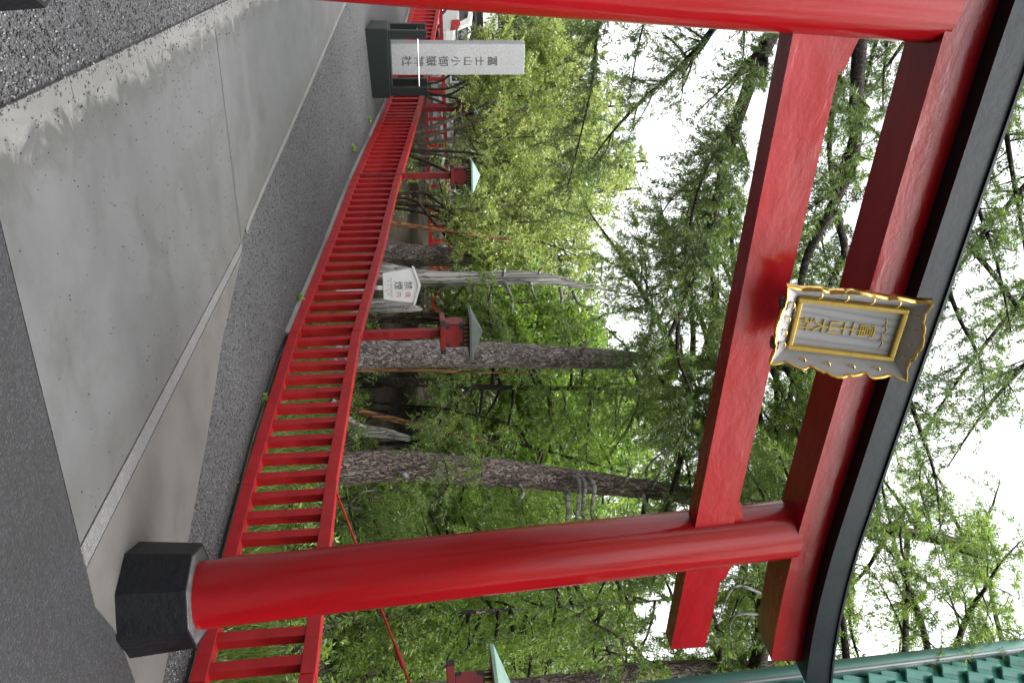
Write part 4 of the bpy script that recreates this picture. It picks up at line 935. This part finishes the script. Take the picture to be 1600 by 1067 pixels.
# light green many-stemmed shrubs on the left
def shrub(name, label, base, stems, Y, seed, leafmat, barkmat, per_sub=5, per_tw=15, spacing=.03, ll=.068, lw=.028, tw=(.15, .35), r0=.035, sub_frac=.42, per=2, tint=None, group=None):
    T = Tree(name, label, base, 'shrub', group, seed); lm = []
    for pp in stems:
        P = [np.array(base)] + [at(x, y, Y + dy) for x, y, dy in pp]; P = resample(np.array(P), 12); lm.append((P, np.linspace(r0, .007, 12)))
    sb = sub_limbs(lm, per_sub, sub_frac, T.rng, up=.3, fwd=.6, t0=.38, drop=.12)
    s2 = sub_limbs(sb, 2.6, .5, T.rng, up=.15, fwd=.6, t0=.3, drop=.15)
    for t_ in (twigs_on(sb, per_tw * .6, tw, T.rng, up=.15), twigs_on(s2, per_tw, tw, T.rng, up=.1)): T.add_leaf(t_, spacing, ll, lw, .15, .6, per, tint)
    T.finish(leafmat, barkmat, lm + sb + s2, sides=7)
    return T
b = base_at(225, 16.2)
shrub('flowering_shrub', 'light green shrub with many curved stems behind the pale roofed lantern', b, [[(660, 215, 0), (740, 190, .6), (820, 170, 1.4), (900, 165, 1.6)], [(665, 235, 0), (740, 240, -.2), (830, 260, -.3), (930, 250, 0)], [(655, 225, 0), (720, 215, .3), (800, 215, .5), (950, 210, .6)], [(660, 250, 0), (730, 285, -.3), (800, 320, -.5), (870, 330, -.6)], [(670, 240, .2), (730, 250, .6), (850, 280, 1.0), (960, 300, 1.2)], [(660, 205, 0), (720, 180, .6), (770, 160, 1.4), (820, 145, 1.8)], [(670, 200, .4), (740, 170, 1.4), (850, 140, 2.4), (900, 125, 2.8)]], 16.2, 41, M['shrub'], M['bark_brown'], r0=.045, group='shrubs behind the red fence')
b = base_at(130, 18.8)
shrub('flowering_shrub', 'light green shrub with slanting thin stems right beside the stone monument', b, [[(690, 140, 0), (740, 120, 0), (800, 90, 0), (850, 60, 0)], [(690, 150, 0), (750, 160, 0), (830, 170, 0), (900, 150, 0)], [(680, 130, .3), (730, 100, .4), (760, 110, .5), (860, 120, .5)], [(690, 160, 0), (760, 190, .3), (860, 200, .5), (940, 180, .6)], [(690, 150, 0), (740, 130, -.4), (790, 140, -.5), (880, 100, -.3)]], 18.8, 42, M['shrub'], M['bark_brown'], r0=.035, ll=.078, lw=.034, group='shrubs behind the red fence')
b = base_at(318, 14.8)
shrub('flowering_shrub', 'light green shrub with a bent dark stem between lantern and notice board', b, [[(650, 300, 0), (690, 320, 0), (740, 360, 0), (800, 385, 0)], [(640, 310, 0), (680, 350, -.2), (730, 400, -.3), (820, 410, -.3)], [(660, 320, .2), (740, 330, .3), (820, 320, .5), (930, 340, .6)], [(660, 320, .3), (760, 370, .5), (850, 380, .8), (900, 400, .8)], [(650, 330, .1), (720, 350, .1), (780, 350, -.1), (850, 345, -.2)]], 14.8, 43, M['shrub'], M['bark_brown'], r0=.038, group='shrubs behind the red fence')
b = base_at(500, 14.6)
shrub('leafy_tree', 'fresh mid green leafy bush between the dead snag and the thick trunk', b, [[(680, 490, 0), (740, 500, 0), (800, 510, 0), (880, 505, 0)], [(680, 495, 0), (730, 480, -.2), (790, 475, -.3), (850, 470, -.3)], [(680, 505, 0), (740, 525, 0), (820, 540, .1), (900, 545, .1)], [(690, 500, .3), (760, 500, .5), (840, 490, .6), (920, 530, .6)], [(680, 500, .1), (730, 515, -.2), (770, 540, -.3), (830, 570, -.3)]], 14.6, 44, M['leafy'], M['bark_brown'], r0=.03, ll=.09, lw=.05, spacing=.036, group='shrubs behind the red fence')
b = base_at(690, 15.5)
shrub('leafy_tree', 'bright leafy crown high between the two thick larch trunks', b, [[(700, 690, 0), (800, 680, 0), (900, 690, 0), (960, 710, 0)], [(700, 690, 0), (800, 660, .3), (880, 640, .4), (960, 650, .5)], [(720, 690, 0), (820, 710, 0), (900, 730, -.2), (940, 740, -.2)], [(720, 690, 0), (820, 630, 0), (900, 600, 0), (950, 595, 0)]], 15.5, 45, M['leafy'], M['bark_dark'], r0=.04, ll=.10, lw=.055, spacing=.04, group='shrubs behind the red fence')
# bleached dead snag and broken stump by the notice board
b = base_at(424, 13.4)
sn = Tree('dead_snag', 'bleached grey dead trunk rising behind the notice board', b, 'dead tree', seed=50)
P = np.array([np.array(b)] + [at(x, y, 13.4) for x, y in ((600, 424), (660, 434), (740, 436), (820, 434), (870, 438), (900, 445), (930, 449), (960, 455), (1000, 462))])
trunk_mesh('trunk', rel(P, b), [.15, .135, .125, .115, .105, .08, .055, .028, .016, .007], M['snag'], sn.e, rough=.10, seed=50)
for pp in ([(842, 432, 13.4), (843, 424, 13.3), (848, 418, 13.25)], [(788, 440, 13.4), (795, 455, 13.2), (800, 470, 13.1), (800, 490, 13.1)], [(785, 438, 13.4), (788, 422, 13.2), (790, 418, 13.2)], [(828, 438, 13.4), (832, 456, 13.2), (838, 468, 13.1)], [(760, 440, 13.4), (766, 460, 13.3), (766, 485, 13.2)], [(875, 450, 13.4), (878, 470, 13.2), (872, 478, 13.2)], [(895, 455, 13.4), (905, 475, 13.3), (925, 480, 13.2)], [(740, 440, 13.4), (741, 460, 13.3)]):
    V, F = tube_geo([limb(pp, .035, .012, 10)], 8); mesh_obj('dead_branch', np_mesh('dead_branch', rel(V, b), F, M['snag'], True), M['snag'], sn.e)
b = base_at(479, 12.2)
sp = Tree('broken_stump', 'broken grey stump with pointed top right of the notice board', b, 'stump', seed=51)
P = np.array([np.array(b)] + [at(x, y, 12.2) for x, y in ((590, 478), (620, 479), (645, 481), (660, 484))])
trunk_mesh('trunk', rel(P, b), [.13, .10, .085, .06, .008], M['snag'], sp.e, rough=.16, seed=51, dens=22)
b = base_at(400, 15.0)
sp = Tree('dead_tree', 'dark grey rotten trunk leaning left of the notice board', b, 'dead tree', seed=52)
P = np.array([np.array(b)] + [at(x, y, 15.0) for x, y in ((620, 395), (680, 402), (730, 400), (780, 402))])
trunk_mesh('trunk', rel(P, b), [.22, .19, .17, .15, .02], M['bark'], sp.e, rough=.14, seed=52)
for k, (pp, nm, lab, mt, r0) in enumerate((([(560, 345, 13.8), (620, 350, 13.8), (700, 362, 13.8), (800, 375, 13.8)], 'leaning_pole', 'straight orange peeled pole leaning behind the fence', 'rotten', .055),
                              ([(545, 640, 12.4), (600, 652, 12.4), (700, 675, 12.4), (760, 690, 12.4)], 'rotten_stem', 'orange rotten stem leaning between the two thick trunks', 'rotten', .06),
                              ([(545, 672, 12.2), (600, 676, 12.2), (640, 685, 12.2)], 'broken_stump', 'pale grey split stump between the two thick trunks', 'snag', .11),
                              ([(520, 630, 9.9), (545, 655, 10.0), (572, 668, 10.2)], 'fallen_branch', 'grey fallen branch propped against the knotty larch', 'bark', .05),
                              ([(560, 590, 12.8), (600, 592, 12.8), (680, 594, 12.8), (740, 590, 12.8)], 'dead_sapling', 'dark dead stem close right of the thick larch', 'bark_dark', .05),
                              ([(555, 625, 13.4), (620, 632, 13.4), (700, 640, 13.2), (790, 660, 13.2)], 'dead_sapling', 'thin arching dead stem left of the orange rotten stem', 'bark_dark', .03),
                              ([(560, 795, 10.6), (545, 790, 10.6), (565, 770, 10.6), (590, 765, 10.6)], 'fallen_branch', 'pale bare branch right of the knotty larch, above the rail', 'snag', .022))):
    P = resample(np.array([at(*q) for q in pp]), 16)
    foot = P[0].copy(); P = np.concatenate([[foot + (foot - P[1]) * 2.0], P]); o = empty(nm, P[0], 0, lab, 'dead wood')
    trunk_mesh('stem', rel(P, P[0]), list(np.linspace(r0, r0 * .35, 6)), M[mt], o, sides=12, rough=.12, seed=60 + k, dens=20)
# farther trees, each its own
rb = np.random.default_rng(77)
FAR = [(70, 24, 5.4), (170, 27, 6.6), (255, 23, 6.6), (320, 30, 7.6), (395, 21, 5.0), (450, 27, 5.0), (520, 20, 5.2), (585, 25, 8), (640, 19, 6.2), (700, 24, 8), (760, 18.5, 6.5), (830, 22, 8.5), (905, 17.5, 5.2), (970, 21, 5.8), (1030, 17, 5.0), (1110, 20, 6.5), (10, 30, 6.0), (1200, 16, 8), (-80, 26, 6.5)]
FARL = ['conifer right behind the stone monument top', 'tall slim conifer above the half hidden lantern', 'ragged conifer above the pale roofed lantern', 'hazy distant conifer between pale roofed lantern and notice board', 'low conifer just left of the bleached snag', 'small distant conifer right behind the bleached snag', 'low conifer behind the leafy bush beside the thick trunk', 'conifer just right of the thick larch trunk', 'near background conifer in the gap between the two thick trunks',
        'farther conifer filling the right of the gap between the thick trunks', 'conifer right of the knotty larch trunk', 'tall conifer between knotty larch and right pillar', 'conifer mostly hidden by the right pillar', 'conifer just right of the right pillar', 'conifer above the right edge lantern', 'conifer behind the leaning trunk at the right edge', 'distant conifer above the rest house, left of the monument', 'conifer beyond the green roofed hall', 'distant conifer hidden behind the left pillar']
for k, (py, Y, h) in enumerate(FAR):
    b = base_at(py, Y); lab = FARL[k]
    zb_ = b[2] + (3.6 if py < 110 else 1.2 if Y < 22 else 1.8)
    T = larch('background_conifer', lab, b, [(700, py + rb.uniform(-6, 6)), (820, py + rb.uniform(-10, 10))], Y, b[2] + h, .11, .03, zb_, int(26 + h * 2.6), lambda t: 2.3 - 1.5 * t, 100 + k, M['bark_dark'], M['far'], per_sub=2.6, per_tw=5.5, spacing=.04, ll=.19, lw=.07, tw=(.25, .6), group='conifers in the background')
# far wood closing the view
n = 36000; rw = np.random.default_rng(9); cl = 420
cx = rw.uniform(-34, 36, cl); cy = rw.uniform(32, 58, cl); cz = g(cy) + rw.uniform(.2, 6.5, cl) ** 1.0; cr = rw.uniform(.5, 1.6, cl); kk = rw.integers(0, cl, n)
Pc = np.stack([cx[kk], cy[kk], cz[kk]], -1) + rw.normal(0, 1, (n, 3)) * cr[kk][:, None] * np.array([1, 1, .8]); Pc[:, 2] = np.maximum(Pc[:, 2], g(Pc[:, 1]))
V, F, tt = leaves(Pc, vnorm(rw.normal(size=(n, 3)) + np.array([0, 0, -.4])), rw.uniform(.2, .5, n), rw.uniform(.1, .22, n), rw, np.clip(rw.normal(.4, .2, n), 0, 1))
tag(mesh_obj('far_wood', np_mesh('far_wood', V, F, M['far'], attr=tt), M['far']), 'green mass of distant wood behind everything', 'wood', kind='stuff')
# same wood, added unseen beside the hall and behind the viewpoint to darken reflections
n = 18000; cl = 200; side = rw.random(cl) < .55
cx = np.where(side, rw.uniform(8, 17, cl), rw.uniform(-18, 1, cl)); cy = np.where(side, rw.uniform(-8, 15, cl), rw.uniform(-22, -13, cl)); cz = rw.uniform(.5, np.where(side, 10, 12.5), cl); kk = rw.integers(0, cl, n)
Pc = np.stack([cx[kk], cy[kk], cz[kk]], -1) + rw.normal(0, 1.0, (n, 3))
V, F, tt = leaves(Pc, vnorm(rw.normal(size=(n, 3)) + np.array([0, 0, -.4])), rw.uniform(.3, .7, n), rw.uniform(.15, .35, n), rw, np.clip(rw.normal(.4, .2, n), 0, 1))
tag(mesh_obj('unseen_wood', np_mesh('unseen_wood', V, F, M['far'], attr=tt), M['far']), 'unseen wood added around the hall and the approach to darken reflections', 'wood', kind='stuff')
# grass and low plants behind the fence
n = 52000; rg = np.random.default_rng(15); yy = 3.2 + 10.5 * rg.random(n) ** 1.1; xx = fence_x(yy) + .30 + rg.exponential(1.3, n)
P = np.stack([xx, yy, forest_z(xx, yy)], -1); k = in_view(P, .15, .2); P = P[k]; n = len(P)
patch = np.sin(P[:, 0] * 1.9 + 1) * np.sin(P[:, 1] * 1.5) ; keep = rg.random(n) < np.clip(.75 + .4 * patch, .1, 1); P = P[keep]; n = len(P)
V, F, tt = leaves(P, vnorm(np.stack([rg.normal(0, .4, n), rg.normal(0, .4, n), np.ones(n)], -1)), rg.uniform(.08, .30, n), rg.uniform(.006, .02, n), rg, np.clip(rg.normal(.5, .25, n), 0, 1))
tag(mesh_obj('grass', np_mesh('grass', V, F, M['grass'], attr=tt), M['grass']), 'bright grass and low plants seen through the fence balusters', 'grass', kind='stuff')
# undergrowth: low shrubs right behind the fence
for k, (py, Y, s_, lab) in enumerate(((800, 8.6, .7, 'low bright green bush behind the fence, just left of the right pillar'), (870, 8.2, .8, 'low green bush hidden behind the right pillar'), (960, 7.9, .9, 'low drooping green bush right of the right pillar'), (1040, 7.6, .8, 'low green bush below the right edge lantern'), (690, 11.5, .6, 'low dark bush between the thick trunks'), (610, 12, .6, 'low dark bush right of the thick larch'), (515, 12.8, .9, 'low green bush right of the broken stump'), (290, 16.6, .8, 'low bush at the foot of the pale roofed lantern'), (230, 17.6, .9, 'low bush under the many-stemmed shrub'))):
    b = base_at(py, Y); T = Tree('low_bush', lab, b, 'bush', 'low bushes behind the fence', 200 + k); r_ = T.rng; lm = []
    for q in range(16):
        az = r_.uniform(-3.14, 3.14); l = s_ * r_.uniform(.5, 1.1); d = np.array([math.sin(az) * .7, math.cos(az) * .7, 1.0]); s = np.linspace(0, 1, 6)[:, None]
        lm.append((np.array(b) + np.array([0, 0, .1]) + d * s * l + np.array([0, 0, -1]) * .35 * l * s ** 2, np.linspace(.012, .004, 6)))
    sb = sub_limbs(lm, 7, .5, r_, up=.2, t0=.2)
    T.add_leaf(twigs_on(sb, 8, (.12, .28), r_), .028, .07, .018, .4, .55)
    T.finish(M['larch_light'] if py > 760 else M['leafy'], M['twig'], lm + sb, sides=5)
# small weeds in the gravel at the fence foot
for k, (x, y) in enumerate(((411, 620), (466, 465), (551, 232), (576, 188))):
    d = at(x, y, 1) - CAM; t = np.linspace(2, 30, 6000); Q = CAM + d * t[:, None]; q = Q[np.argmax(Q[:, 2] < g(Q[:, 1]))]
    n = 60; D = vnorm(rg.normal(size=(n, 3)) * np.array([1, 1, .3]) + np.array([0, 0, .7]))
    V, F, tt = leaves(np.zeros((n, 3)) + rg.normal(0, .012, (n, 3)) * np.array([1, 1, .2]), D, rg.uniform(.03, .09, n), rg.uniform(.015, .03, n), rg, np.clip(rg.normal(.5, .2, n), 0, 1))
    o = mesh_obj('weed', np_mesh('weed', V, F, M['leafy'], attr=tt), M['leafy'], None, tuple(q))
    tag(o, ['small weed at the fence foot, nearest the camera', 'small weed at the fence foot below the notice board', 'small weed by the fence near the pale roofed lantern', 'small weed by the fence closest to the monument'][k], 'weed', 'weeds in the gravel')
print('leaves', LEAFN[0])
